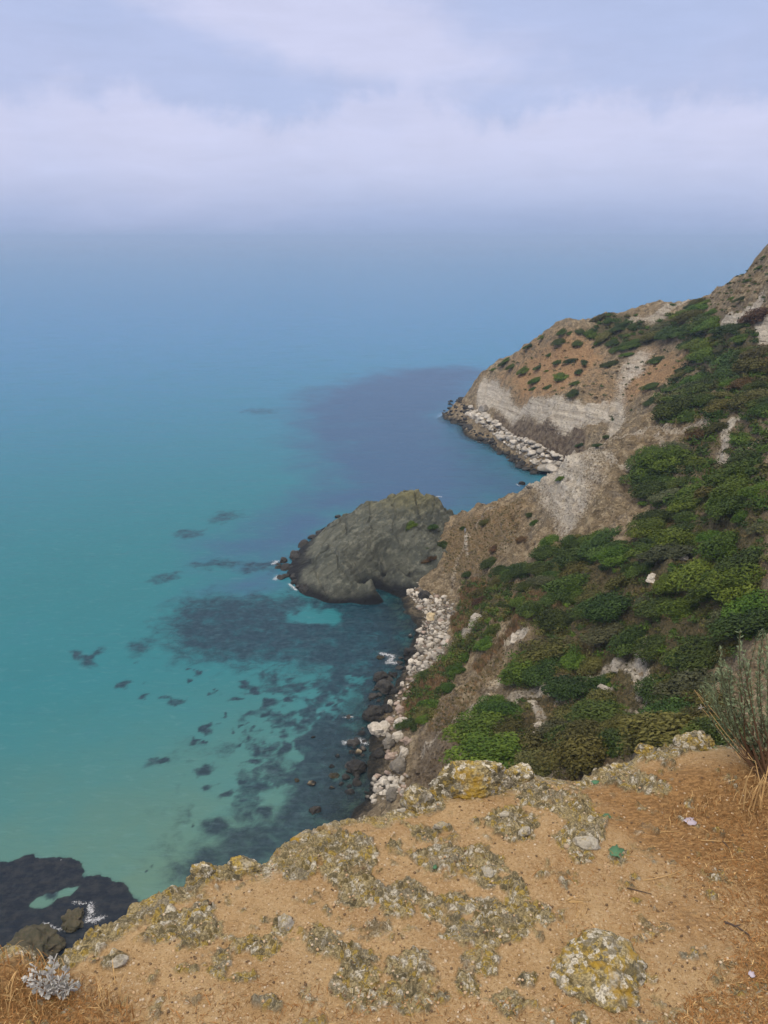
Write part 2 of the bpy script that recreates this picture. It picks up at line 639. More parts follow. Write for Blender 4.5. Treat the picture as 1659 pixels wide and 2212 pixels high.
# where scrub and grass hold the soil
SCRUB = {
    'lower': [c4(*q) for q in ((330, 560), (470, 470), (620, 290), (760, 170), (960, 250), (1240, 40), (1659, 20), (1659, 620), (1490, 760), (1340, 880), (1500, 1080), (1500, 1170), (1280, 1150), (960, 1240), (820, 1270), (640, 1290), (420, 1290), (300, 1180), (340, 1010), (480, 960), (400, 920), (430, 790), (560, 640))],
    'upper': [c2(*q) for q in ((1659, 620), (1440, 470), (1330, 490), (1300, 590), (1240, 640), (1150, 730), (1140, 880), (1340, 890), (1220, 990), (1100, 1060), (1050, 1250), (1659, 1290))],
    'crest': [c2(*q) for q in ((810, 460), (900, 370), (1060, 360), (1040, 400), (1250, 350), (1340, 310), (1370, 330), (1200, 460), (1000, 540), (930, 520))],
    'right': [c2(*q) for q in ((1250, 470), (1330, 380), (1500, 400), (1600, 340), (1640, 480), (1659, 500), (1659, 640), (1440, 600), (1320, 560))],
}
zone(green, SCRUB['lower'], 0.75, 3)
zone(green, SCRUB['upper'], 0.45, 4)
zone(green, SCRUB['crest'], 0.7, 4)
zone(green, SCRUB['right'], 0.7, 4)
zone(green, [c3(*q) for q in ((1000, 330), (1060, 270), (1340, 200), (1290, 400), (1160, 520), (1060, 640), (900, 560), (880, 480))], 0.42, 4)
zone(green, [c3(*q) for q in ((1060, 600), (1200, 560), (1300, 560), (1250, 760), (1000, 960), (800, 1290), (760, 1290), (790, 1080), (960, 960), (1010, 880), (1040, 700))], 0.8, 2)

# ledges and fallen blocks on the bare rock
tz1 = TZ.ravel()
bare = np.clip(pale + 0.7 * umber, 0, 1) * sstep(tz1, .8, 2.5)
hb = tz1 + (fbm(np.stack([fx, fy, tz1], -1) / 9.0, 3, .5, 91) - .5) * 5.0
saw = np.abs((hb / 2.6) % 1.0 - 0.5) * 2
blk1, blk2, bid = worley(np.stack([fx + tz1 * .4, fy - tz1 * .3], -1) / 2.4, 95)
tz1 = tz1 + bare * ((saw ** 2 - .4) * 1.7 + (bid - .5) * 1.3)
TZ = tz1.reshape(TZ.shape)
verts = np.stack([TX, TY, TZ], -1).reshape(-1, 3)
faces = grid_faces(len(rads), len(azs))
zf = verts[faces, 2].max(1)
keep = zf > -5.5
zone_col = np.stack([pale, rust, green], -1)
tv, tf, tz, tu = drop_faces(verts, faces, keep, zone_col, umber)

mat_hill, t, p, _ = material("hillside_soil")
geo = t.node('ShaderNodeNewGeometry')
pos = geo.outputs['Position']
zc = t.node('ShaderNodeSeparateColor')
t.link(t.attr('zones'), zc.inputs[0])
n1 = t.noise(pos, 0.12, 6, 0.6)
n2 = t.noise(pos, 0.55, 6, 0.65)
n3 = t.noise(pos, 2.2, 6, 0.7)
n4 = t.noise(t.mapping(pos, (0.045, 0.045, 1.0), rot=(0.03, 0.02, 0)), 1.1, 5, 0.7)          # bedding
vd = t.voronoi(pos, 0.55, feature='DISTANCE_TO_EDGE')
vcol = t.sep(t.voronoi(pos, 0.9, out='Color'))[0]
soil = t.mix(t.smooth(n1, 0.35, 0.65), (0.285, 0.212, 0.124), (0.235, 0.188, 0.122))
soil = t.mix(t.smooth(n2, 0.50, 0.62), soil, (0.43, 0.345, 0.225))
soil = t.mix(t.math('MULTIPLY', t.smooth(n2, 0.47, 0.37), .8), soil, (0.125, 0.096, 0.060))
soil = t.mix(t.smooth(n3, 0.56, 0.70), soil, (0.50, 0.425, 0.31))
soil = t.mix(t.smooth(n3, 0.44, 0.32), soil, (0.080, 0.064, 0.044))
rf = t.smooth(t.math('ADD', zc.outputs[1], t.math('MULTIPLY', t.math('SUBTRACT', n2, 0.5), 1.8)), 0.15, 0.95)
rustc = t.mix(t.smooth(n3, .35, .65), (0.285, 0.150, 0.070), (0.52, 0.345, 0.185))
crag = t.smooth(t.noise(pos, 0.17, 6, 0.7, 0.6), 0.54, 0.64)
soil = t.mix(t.math('MULTIPLY', crag, .6), soil, t.mix(t.smooth(n3, .35, .65), (0.105, 0.092, 0.075), (0.27, 0.235, 0.19)))
c = t.mix(t.math('MULTIPLY', rf, 0.92), soil, rustc)
umf = t.smooth(t.math('ADD', t.attr('umber', 'Fac'), t.math('MULTIPLY', t.math('SUBTRACT', n2, 0.5), 0.7)), 0.3, 0.7)
c = t.mix(t.math('MULTIPLY', umf, 0.85), c, t.mix(t.smooth(n2, 0.36, 0.62), (0.085, 0.060, 0.048), (0.225, 0.180, 0.130)))
gf = t.smooth(t.math('ADD', zc.outputs[2], t.math('MULTIPLY', t.math('SUBTRACT', n2, 0.5), 1.3)), 0.3, 0.8)
c = t.mix(t.math('MULTIPLY', gf, 0.8), c, t.mix(t.smooth(n3, 0.38, 0.62), (0.028, 0.036, 0.008), (0.135, 0.110, 0.042)))
pf = t.smooth(t.math('ADD', zc.outputs[0], t.math('MULTIPLY', t.math('SUBTRACT', n3, 0.5), 1.2)), 0.22, 0.72)
pcol = t.mix(t.smooth(n4, 0.40, 0.60), (0.52, 0.455, 0.365), (0.78, 0.715, 0.61))
pcol = t.mix(t.math('MULTIPLY', t.smooth(vcol, 0.3, 0.9), .5), pcol, (0.50, 0.455, 0.40))
pcol = t.mix(t.smooth(n3, 0.46, 0.34), pcol, (0.150, 0.125, 0.095))
pcol = t.mix(t.smooth(n4, 0.37, 0.33), pcol, (0.10, 0.085, 0.068))
c = t.mix(t.math('MULTIPLY', pf, 0.92), c, pcol)
# wet foot of the slope
zz = t.sep(pos)[2]
wet = t.smooth(t.math('ADD', zz, t.math('MULTIPLY', n2, 2.2)), 1.1, 3.0)
c = t.mix(wet, (0.030, 0.030, 0.026), c)
# submerged ground carries weed and sand
c = t.mix(t.smooth(zz, -0.3, 0.1), t.mix(t.smooth(n2, 0.45, 0.6), (0.03, 0.035, 0.03), (0.12, 0.14, 0.10)), c)
t.put(p.inputs['Base Color'], c)
p.inputs['Roughness'].default_value = 0.95
p.inputs['Specular IOR Level'].default_value = 0.15
b1 = t.bump(t.math('ADD', n2, t.math('MULTIPLY', n3, 0.6)), 1.0, 1.6)
b2 = t.bump(n4, 0.7, 0.8, b1)
t.link(t.bump(t.voronoi(pos, 1.6), 0.5, 0.4, b2), p.inputs['Normal'])

hill = link('hillside', mesh_data('hillside', tv, tf, [mat_hill], True, {'umber': tu}, {'zones': tz}))
tag(hill, kind='structure')

# ------------------------------------------------------------------ sea
s_az = np.linspace(R_(-75), R_(75), 620)
s_r = np.concatenate([np.geomspace(30, 640, 720)[:-1], np.geomspace(640, 30000, 90)])
SR, SA = np.meshgrid(s_r, s_az, indexing='ij')
sx, sy = (SR * np.sin(SA)).ravel(), (SR * np.cos(SA)).ravel()
depth = np.full(sx.shape, 8.0)
m_in = (SR.ravel() < 615) & (SA.ravel() > AZ0) & (SA.ravel() < AZ1)
depth[m_in] = -terr(sx[m_in], sy[m_in])
weed = np.zeros(sx.shape)
bay = np.zeros(sx.shape)


_sw = np.stack([sx, sy, np.zeros_like(sx)], -1)
wamp = 0.40 + 0.60 * sstep(np.hypot(sx, sy), 88, 125)
wpx = sx + wamp * ((fbm(_sw / 7.0, 4, .6, 301) - .5) * 9.0 + (fbm(_sw / 1.8, 3, .6, 303) - .5) * 2.6)
wpy = sy + wamp * ((fbm(_sw / 7.0, 4, .6, 311) - .5) * 9.0 + (fbm(_sw / 1.8, 3, .6, 313) - .5) * 2.6)


def sea_pt(u, v):
    return on_plane(u, v)[:2]


def sea_ell(arr, u, v, ru, rv, amount=1.0):
    """A patch on the sea bed: an ellipse laid flat on the water plane."""
    cx, cy = sea_pt(u, v)
    x1, _ = sea_pt(u + ru, v)
    y1, y2 = sea_pt(u, v - rv)[1], sea_pt(u, v + rv)[1]
    a, b = abs(x1 - cx), max(abs(y1 - y2) / 2, 0.3)
    yaw = math.atan2(cx, cy)
    lx, ly = wpx - cx, wpy - cy
    gx = lx * math.cos(yaw) - ly * math.sin(yaw)
    gy = lx * math.sin(yaw) + ly * math.cos(yaw)
    r = np.sqrt((gx / a) ** 2 + (gy / b) ** 2)
    np.maximum(arr, amount * (1 - sstep(r, 0.30, 1.60)), out=arr)


def sea_poly(arr, poly, amount, soft):
    wp = [tuple(sea_pt(*q)) for q in poly]
    sd = poly_sd(wpx, wpy, wp)
    np.maximum(arr, amount * sstep(sd, -soft, soft), out=arr)


for e in ((400, 120, 45, 48), (630, 75, 85, 32, .62), (620, 225, 40, 22), (825, 258, 24, 18), (675, 328, 20, 15), (800, 320, 30, 18, .8), (610, 150, 24, 9, .8), (865, 185, 18, 14), (910, 215, 30, 18),
          (945, 280, 20, 9), (1115, 255, 38, 24), (1195, 265, 42, 24), (1110, 323, 30, 13), (1210, 355, 48, 42), (1300, 325, 28, 15), (1060, 373, 20, 14), (975, 433, 32, 18), (1075, 458, 20, 12),
          (1165, 443, 25, 12), (1225, 447, 16, 9), (1260, 405, 32, 17), (1310, 412, 16, 10), (920, 497, 22, 10), (1030, 522, 24, 10), (1085, 525, 25, 13), (1150, 503, 21, 14), (1205, 537, 43, 34),
          (1220, 487, 22, 9), (742, 607, 52, 28), (935, 628, 52, 30), (955, 713, 36, 18), (1170, 598, 42, 14), (1365, 475, 52, 38), (1400, 370, 36, 30), (1480, 410, 50, 22), (1540, 470, 62, 40),
          (1330, 580, 56, 56), (1450, 520, 52, 36), (1130, 688, 38, 20), (1220, 715, 56, 36), (1075, 750, 33, 20), (1240, 835, 52, 26), (1020, 890, 52, 40), (1030, 412, 16, 8), (735, 1108, 12, 5), (705, 1132, 10, 6), (912, 912, 8, 6),
          (1560, 240, 90, 60, .8), (1450, 220, 40, 40, .8), (1580, 120, 80, 40, .7), (1300, 235, 60, 30, .7), (1370, 250, 40, 24, .7), (1500, 330, 30, 14), (1580, 350, 40, 20, .7), (1430, 315, 25, 12), (1620, 420, 40, 30), (1260, 690, 60, 30, .6)):
    u, v = c6(e[0], e[1])
    sea_ell(weed, u, v, e[2] * .463, e[3] * .463, e[4] if len(e) > 4 else 1.0)
for e in ((490, 1116, 52, 13, .62), (410, 1151, 38, 9, .6), (462, 1221, 62, 11, .6), (355, 1246, 40, 11, .66), (570, 1222, 60, 13, .66), (560, 888, 45, 8, .5), (300, 1395, 42, 16, .55)):
    sea_ell(weed, *e)
sea_poly(weed, [c6(*q) for q in ((970, 880), (1020, 860), (1080, 885), (1150, 860), (1240, 820), (1285, 860), (1330, 790), (1350, 730), (1390, 640), (1450, 640), (1500, 690), (1600, 580), (1680, 540), (1720, 700), (1680, 900), (1440, 1000), (1200, 1150), (900, 1250), (790, 1150), (840, 1070), (900, 1010), (970, 980))], 0.85, 3.5)
sea_poly(weed, [(-60, 1905), (30, 1862), (75, 1848), (120, 1844), (165, 1853), (178, 1870), (170, 1890), (200, 1895), (240, 1902), (280, 1922), (300, 1950), (330, 2010), (200, 2120), (-100, 2120)], 1.0, 0.8)
sea_poly(weed, [(345, 1335), (400, 1292), (500, 1276), (600, 1290), (640, 1275), (720, 1300), (845, 1262), (885, 1330), (885, 1420), (840, 1465), (760, 1450), (700, 1462), (600, 1436), (500, 1452), (420, 1432), (350, 1395)], 0.88, 9.0)
reef = np.zeros(sx.shape)
sea_poly(reef, [(-60, 1905), (30, 1862), (75, 1848), (120, 1844), (165, 1853), (178, 1870), (170, 1890), (200, 1895), (240, 1902), (280, 1922), (300, 1950), (330, 2010), (200, 2120), (-100, 2120)], 1.0, 0.5)
hole = np.zeros(sx.shape)
sea_ell(hole, 680, 1330, 46, 15)
weed = np.maximum(weed, .6 * (1 - sstep(np.abs(depth - 0.8), .8, 1.8)) * (SR.ravel() < 200))
sea_ell(hole, 100, 1945, 26, 13)
sea_ell(hole, 140, 1926, 34, 5)
core = np.zeros(sx.shape)
sea_ell(core, 112, 1934, 15, 7)
# loose weed tufts thicken towards the boulder shore
near = sstep(wpx, -46, -10) * sstep(wpy, 80, 92) * (1 - sstep(wpy, 165, 180))
tuft = fbm(np.stack([wpx, wpy * .8, np.zeros_like(wpx)], -1) / 5.0, 4, .6, 321)
weed = np.maximum(weed, near * sstep(tuft + .14 * sstep(wpx, -22, -4), .47, .65) * .92)
weed = np.clip(np.maximum(weed - hole, core), 0, 1)
sea_poly(bay, [(640, 900), (660, 850), (850, 800), (1000, 790), (1060, 800), (1040, 850), (980, 900), (1050, 955), (1150, 1060), (980, 1130), (740, 1110), (690, 1180), (600, 1220), (520, 1225), (470, 1185), (590, 1110), (690, 1045), (650, 960)], 1.0, 30.0)
sea_poly(bay, [(380, 1290), (480, 1240), (600, 1220), (640, 1270), (500, 1290)], 0.6, 10.0)
# open water turns from murky green over sand to teal and on to deeper blue plus painted haze and reflected sky
dist = SR.ravel()
rowv = np.degrees(np.arctan2(CAM_H, dist))
lat = sx / np.maximum(dist, 1)
murk = 1 - sstep(dist, 70, 150)
deep_haze = sstep(np.log(dist), math.log(180), math.log(900))
sv = np.stack([sx, sy, np.zeros_like(sx)], -1)
sf = grid_faces(len(s_r), len(s_az))
sdep = depth[sf].min(1)
keep = depth[sf].max(1) > -1.2
reef = np.clip(reef - hole, 0, 1)
sv, sf, wd_, by_, mk_, dp_, de_, rf0_ = drop_faces(sv, sf, keep, weed, bay, murk, deep_haze, depth, reef)

mat_sea, t, p, out = material("sea_water")
geo = t.node('ShaderNodeNewGeometry')
pos = geo.outputs['Position']
w_n = t.noise(pos, 0.30, 8, 0.70, 0.4)
w_n2 = t.noise(pos, 0.055, 5, 0.6)
wf = t.smooth(t.math('ADD', t.attr('weed', 'Fac'), t.math('MULTIPLY', t.math('SUBTRACT', w_n, 0.5), 1.5)), 0.12, 0.98)
mk = t.attr('murk', 'Fac')
dp = t.attr('deep_haze', 'Fac')
bayf = t.smooth(t.math('ADD', t.attr('bay', 'Fac'), t.math('MULTIPLY', t.math('SUBTRACT', w_n2, 0.5), 1.1)), 0.05, 1.0)
body = t.mix(mk, (0.020, 0.140, 0.165), (0.095, 0.168, 0.125))
body = t.mix(dp, body, (0.045, 0.185, 0.365))  # far blue: deeper water, with haze and sky reflection put into the colour
body = t.mix(t.math('MULTIPLY', t.smooth(w_n2, 0.35, 0.7), 0.25), body, (0.020, 0.165, 0.200))
body = t.mix(t.math('MULTIPLY', bayf, 0.88), body, (0.036, 0.078, 0.165))
wcol = t.mix(t.smooth(t.noise(pos, 0.9, 4, 0.6), 0.4, 0.65), (0.006, 0.013, 0.028), (0.018, 0.030, 0.050))
body = t.mix(t.math('MULTIPLY', wf, 0.86), body, wcol)
strk = t.noise(t.mapping(pos, (0.34, 1.0, 1), rot=(0, 0, R_(-20))), 0.9, 6, 0.68, 0.6)
body = t.mix(t.math('MULTIPLY', t.smooth(strk, 0.52, 0.74), 0.13), body, (0.16, 0.30, 0.32))
rff = t.smooth(t.math('ADD', t.attr('reef', 'Fac'), t.math('MULTIPLY', t.math('SUBTRACT', w_n, 0.5), 0.6)), 0.35, 0.6)
body = t.mix(t.math('MULTIPLY', rff, .9), body, t.mix(t.smooth(t.noise(pos, 0.7, 6, 0.7), .4, .65), (0.006, 0.009, 0.016), (0.022, 0.024, 0.028)))
diff = t.node('ShaderNodeBsdfDiffuse')
t.put(diff.inputs[0], body)
trans = t.node('ShaderNodeBsdfTransparent')
t.put(trans.inputs[0], (0.62, 0.80, 0.78))
opa = t.smooth(t.attr('depth', 'Fac'), -0.2, 2.6, 0.25, 1.0)
m1 = t.node('ShaderNodeMixShader')
t.put(m1.inputs[0], opa)
t.link(trans.outputs[0], m1.inputs[1])
t.link(diff.outputs[0], m1.inputs[2])
gl = t.node('ShaderNodeBsdfGlossy')
gl.inputs['Roughness'].default_value = 0.16
# wind ripples: short crests lined up across the view, weak farther out
rp = t.mapping(pos, (0.55, 1.5, 1), rot=(0, 0, R_(-14)))
h1 = t.noise(rp, 1.1, 5, 0.6, 0.4)
h2 = t.noise(t.mapping(pos, (0.22, 1.0, 1), rot=(0, 0, R_(-16))), 0.22, 4, 0.55, 0.6)
nb = t.bump(t.math('ADD', t.math('MULTIPLY', h1, 0.5), h2), 0.45, 0.7)
t.link(nb, gl.inputs['Normal'])
t.link(nb, diff.inputs['Normal'])
fr = t.node('ShaderNodeFresnel')
fr.inputs[0].default_value = 1.33
t.link(nb, fr.inputs['Normal'])
m2 = t.node('ShaderNodeMixShader')
t.put(m2.inputs[0], t.math('MULTIPLY', fr.outputs[0], 0.65))
t.link(m1.outputs[0], m2.inputs[1])
t.link(gl.outputs[0], m2.inputs[2])
t.link(m2.outputs[0], out.inputs[0])
sea = link('sea', mesh_data('sea', sv, sf, [mat_sea], True, {'weed': wd_, 'bay': by_, 'murk': mk_, 'deep_haze': dp_, 'depth': de_, 'reef': rf0_}))
tag(sea, kind='structure')

# ------------------------------------------------------------------ rock materials
def rock_material(name, cols, scale=1.0, wet=False, rough=0.95):
    m, t, p, _ = material(name)
    tcn = t.node('ShaderNodeTexCoord')
    oi = t.node('ShaderNodeObjectInfo')
    pos = t.node('ShaderNodeNewGeometry').outputs['Position']
    n1 = t.noise(pos, 0.7 * scale, 5, 0.6)
    n2 = t.noise(pos, 3.0 * scale, 6, 0.68)
    c = t.mix(t.smooth(n1, 0.35, 0.65), cols[0], cols[1])
    c = t.mix(t.smooth(n2, 0.5, 0.72), c, cols[2])
    hs = t.node('ShaderNodeHueSaturation')
    t.put(hs.inputs['Value'], t.math('ADD', 0.60, t.math('MULTIPLY', oi.outputs['Random'], 0.62)))
    t.put(hs.inputs['Color'], c)
    c = hs.outputs[0]
    if wet:
        z = t.sep(pos)[2]
        c = t.mix(t.smooth(t.math('ADD', z, n1), 0.65, 1.25), (0.016, 0.017, 0.017), c)
    t.put(p.inputs['Base Color'], c)
    p.inputs['Roughness'].default_value = rough
    p.inputs['Specular IOR Level'].default_value = 0.25
    t.link(t.bump(n2, 0.8, 0.18 / scale), p.inputs['Normal'])
    return m


M_PALE = rock_material('pale_limestone', ((0.36, 0.325, 0.275), (0.52, 0.48, 0.42), (0.20, 0.175, 0.145)), 1.0, True)
M_PINK = rock_material('pinkish_limestone', ((0.27, 0.205, 0.165), (0.38, 0.30, 0.25), (0.20, 0.16, 0.13)), 1.0, True)
M_TAN = rock_material('tan_boulder', ((0.40, 0.32, 0.20), (0.48, 0.40, 0.27), (0.28, 0.22, 0.13)), 1.0, True)
M_DARK = rock_material('dark_basalt', ((0.022, 0.022, 0.020), (0.042, 0.039, 0.034), (0.070, 0.063, 0.055)), 1.0, False, 0.7)
M_GREY = rock_material('grey_rock', ((0.105, 0.095, 0.080), (0.16, 0.145, 0.122), (0.22, 0.195, 0.165)), 1.0, True)
M_REEF = rock_material('weedy_reef_rock', ((0.036, 0.034, 0.020), (0.070, 0.058, 0.036), (0.034, 0.042, 0.016)), 1.2, False, 0.8)


def ico(sub):
    import bmesh
    bm = bmesh.new()
    bmesh.ops.create_icosphere(bm, subdivisions=sub, radius=1.0)
    v = np.array([q.co[:] for q in bm.verts])
    f = np.array([[q.index for q in fc.verts] for fc in bm.faces])
    bm.free()
    return v, f


ICO = {k: ico(k) for k in (1, 2, 3, 4, 5, 6)}


def rock_mesh(name, seed, sub=4, mat=None, lump=0.38, fine=0.10, facets=7, flat_base=0.35):
    """A broken block: a sphere cut by random planes, then roughened."""
    v, f = ICO[sub]
    r = np.random.default_rng(seed)
    v = v.copy()
    for _ in range(facets):
        n = r.normal(size=3)
        n /= np.linalg.norm(n)
        d = r.uniform(0.55, 0.85)
        over = np.maximum(v @ n - d, 0)
        v -= over[:, None] * n * 0.92
    nn = fbm(v * 1.3 + seed * 3.7, 3, 0.5, seed) - 0.5
    n2 = fbm(v * 4.0 + seed, 4, 0.6, seed + 9, True) - 0.6
    l = np.linalg.norm(v, axis=1, keepdims=True)
    v = v + v / np.maximum(l, .1) * (nn * 2 * lump + n2 * 2 * fine)[:, None]
    v[:, 2] = np.where(v[:, 2] < -flat_base, -flat_base + (v[:, 2] + flat_base) * 0.3, v[:, 2])
    return mesh_data(name, v, f, [mat] if mat else [], True)


def surf_normal(x, y, h=1.2):
    zx = (terr(np.array([x + h]), np.array([y])) - terr(np.array([x - h]), np.array([y])))[0] / (2 * h)
    zy = (terr(np.array([x]), np.array([y + h])) - terr(np.array([x]), np.array([y - h])))[0] / (2 * h)
    return Vector((-zx, -zy, 1)).normalized()


# ------------------------------------------------------------------ the dark rock joined to the shore by a low saddle
rk = []
for u, v in ((845, 1262), (800, 1290), (760, 1302), (720, 1303), (685, 1293), (660, 1286), (640, 1266), (622, 1240), (640, 1200), (675, 1165), (712, 1138)):
    q = on_plane(u, v)
    rk.append(q + (0, 0, 0.1))
for u, v in ((830, 1285), (800, 1312), (750, 1324), (700, 1318), (650, 1305), (600, 1270), (575, 1225), (610, 1180), (660, 1140)):
    rk.append(on_plane(u, v) + (0, 0, -3.0))
for u, v, r in ((740, 1110, 204), (800, 1085, 201), (850, 1076, 200), (885, 1069, 199), (940, 1075, 201), (975, 1110, 200), (680, 1200, 188), (660, 1240, 179), (720, 1180, 189), (690, 1255, 173.5), (760, 1150, 193), (800, 1200, 179),
                (760, 1250, 171), (720, 1280, 168.8), (760, 1285, 168.5), (800, 1265, 170.5), (850, 1150, 187), (850, 1220, 176), (900, 1120, 192), (900, 1180, 183), (930, 1215, 180), (880, 1245, 177.5), (850, 1110, 194)):
    rk.append(at_range(u, v, r))
for u, r, z in ((740, 214, 3), (740, 222, -3), (800, 212, 5), (800, 224, -3), (885, 213, 6), (885, 226, -3), (940, 214, 5), (940, 226, -3), (985, 214, 3), (985, 205, 7.5), (1010, 198, 8), (1010, 180, 5), (960, 172, 1), (960, 190, 7)):
    rk.append(polar(u, r, z))
tr = TPS(rk, 1e-6)
r_az = np.linspace(math.atan2(*on_plane(560, 1230)[:2]), math.atan2(*at_range(1035, 1120, 195)[:2]), 330)
r_r = np.linspace(160, 232, 330)
QR, QA = np.meshgrid(r_r, r_az, indexing='ij')
qx, qy = (QR * np.sin(QA)).ravel(), (QR * np.cos(QA)).ravel()
qz = np.clip(tr(qx, qy), -3, 30)
q3 = np.stack([qx, qy, qz], -1)
land = sstep(qz, -1.5, 1.5)
land = sstep(qz, -0.5, 7.0)
slant = -.5 * qx + .25 * qy + .7 * qz
bedding = fbm(np.stack([slant * .42, (qx * .8 + qy * .3 + qz * .4) * .06, qz * .02], -1), 4, 0.55, 5, True)
k1, k2, kid = worley(np.stack([qx + qz * .5, qy - qz * .4], -1) / 6.5, 17)
m1, m2, mid_ = worley(np.stack([qx - qz * .3 + 40, qy + qz * .5], -1) / 2.6, 19)
rough = (bedding - bedding.mean()) * 3.4 + (kid - .5) * 2.4 + (mid_ - .5) * 0.7 - (1 - sstep(k2 - k1, 0, .12)) * .6
fine_ = (fbm(q3 / 2.4, 4, .6, 15) - .5) * 1.3 + (fbm(q3 / .9, 3, .6, 25) - .5) * 0.6
qz = qz + land * rough + (.35 + .65 * land) * fine_
q3 = np.stack([qx, qy, qz], -1)
rf_ = grid_faces(330, 330)
below = terr(qx, qy)
kp = (q3[rf_, 2].max(1) > -1.0) & ((q3[rf_, 2] - below[rf_]).max(1) > -0.6)
rv, rfc = drop_faces(q3, rf_, kp)
mat_rk, t, p, _ = material("dark_rock_mass")
pos = t.node('ShaderNodeNewGeometry').outputs['Position']
n1 = t.noise(pos, 0.11, 5, 0.6)
n2 = t.noise(pos, 0.55, 6, 0.7)
dots = []
for ax in ((-.5, .25, .7), (.8, .2, .4)):
    dn = t.node('ShaderNodeVectorMath', operation='DOT_PRODUCT')
    t.put(dn.inputs[0], pos)
    dn.inputs[1].default_value = ax
    dots.append(dn.outputs['Value'])
cx_ = t.node('ShaderNodeCombineXYZ')
t.put(cx_.inputs[0], dots[0])
t.put(cx_.inputs[1], t.math('MULTIPLY', dots[1], .22))
n3 = t.noise(cx_.outputs[0], 0.9, 7, 0.72, 0.4)
c = t.mix(t.smooth(n1, 0.38, 0.62), (0.068, 0.074, 0.061), (0.098, 0.102, 0.081))
c = t.mix(t.smooth(n2, 0.48, 0.66), c, (0.155, 0.157, 0.124))
c = t.mix(t.math('MULTIPLY', t.smooth(n3, 0.46, 0.34), .8), c, (0.036, 0.038, 0.033))
zz = t.sep(pos)[2]
grassy = t.math('MULTIPLY', t.smooth(t.math('ADD', zz, t.math('MULTIPLY', t.math('SUBTRACT', n2, 0.5), 9.0)), 11.5, 18.5), 0.7)
c = t.mix(grassy, c, (0.175, 0.160, 0.072))
c = t.mix(t.smooth(t.math('ADD', zz, t.math('MULTIPLY', t.math('SUBTRACT', n1, 0.5), 6.0)), 0.8, 3.6), (0.012, 0.013, 0.014), c)
t.put(p.inputs['Base Color'], c)
p.inputs['Roughness'].default_value = 0.92
p.inputs['Specular IOR Level'].default_value = 0.2
t.link(t.bump(n3, 0.9, 0.7, t.bump(t.noise(pos, 2.2, 5, 0.65), 0.7, 0.35)), p.inputs['Normal'])
tag(link('sea_rock', mesh_data('sea_rock', rv, rfc, [mat_rk], True)), 'big dark olive rock in the water joined to the shore by a low saddle', 'rock')

# ------------------------------------------------------------------ boulders at the water
def px_size(u, v, px, p=None):
    p = np.asarray(p if p is not None else cast(u, v)[0])
    return px * np.linalg.norm(p - (0, 0, CAM_H)) / FPX


def place_rock(name, me, u, v, half_w, label, cat, group=None, hz=0.75, ratio=1.0, sink=0.25, water=None, rz=None):
    q = on_plane(u, v, 0.0) if water else cast(u, v)[0]
    s = px_size(u, v, half_w, q)
    z = max(q[2], -0.15 if water is None else 0.0)
    o = link(name, me, (q[0], q[1], z + s * hz * sink), (0, 0, random.uniform(0, 6.28) if rz is None else rz), (s, s * ratio, s * hz))
    return tag(o, label, cat, group)


blocks = {}


def block(kind, mat, k):
    key = (kind, k)
    if key not in blocks:
        blocks[key] = rock_mesh('%s_block' % kind, 100 + 7 * k + len(kind) * 31, 5, mat, .42 if kind == 'reef' else .34, .24 if kind == 'reef' else .14, 9)
    return blocks[key]


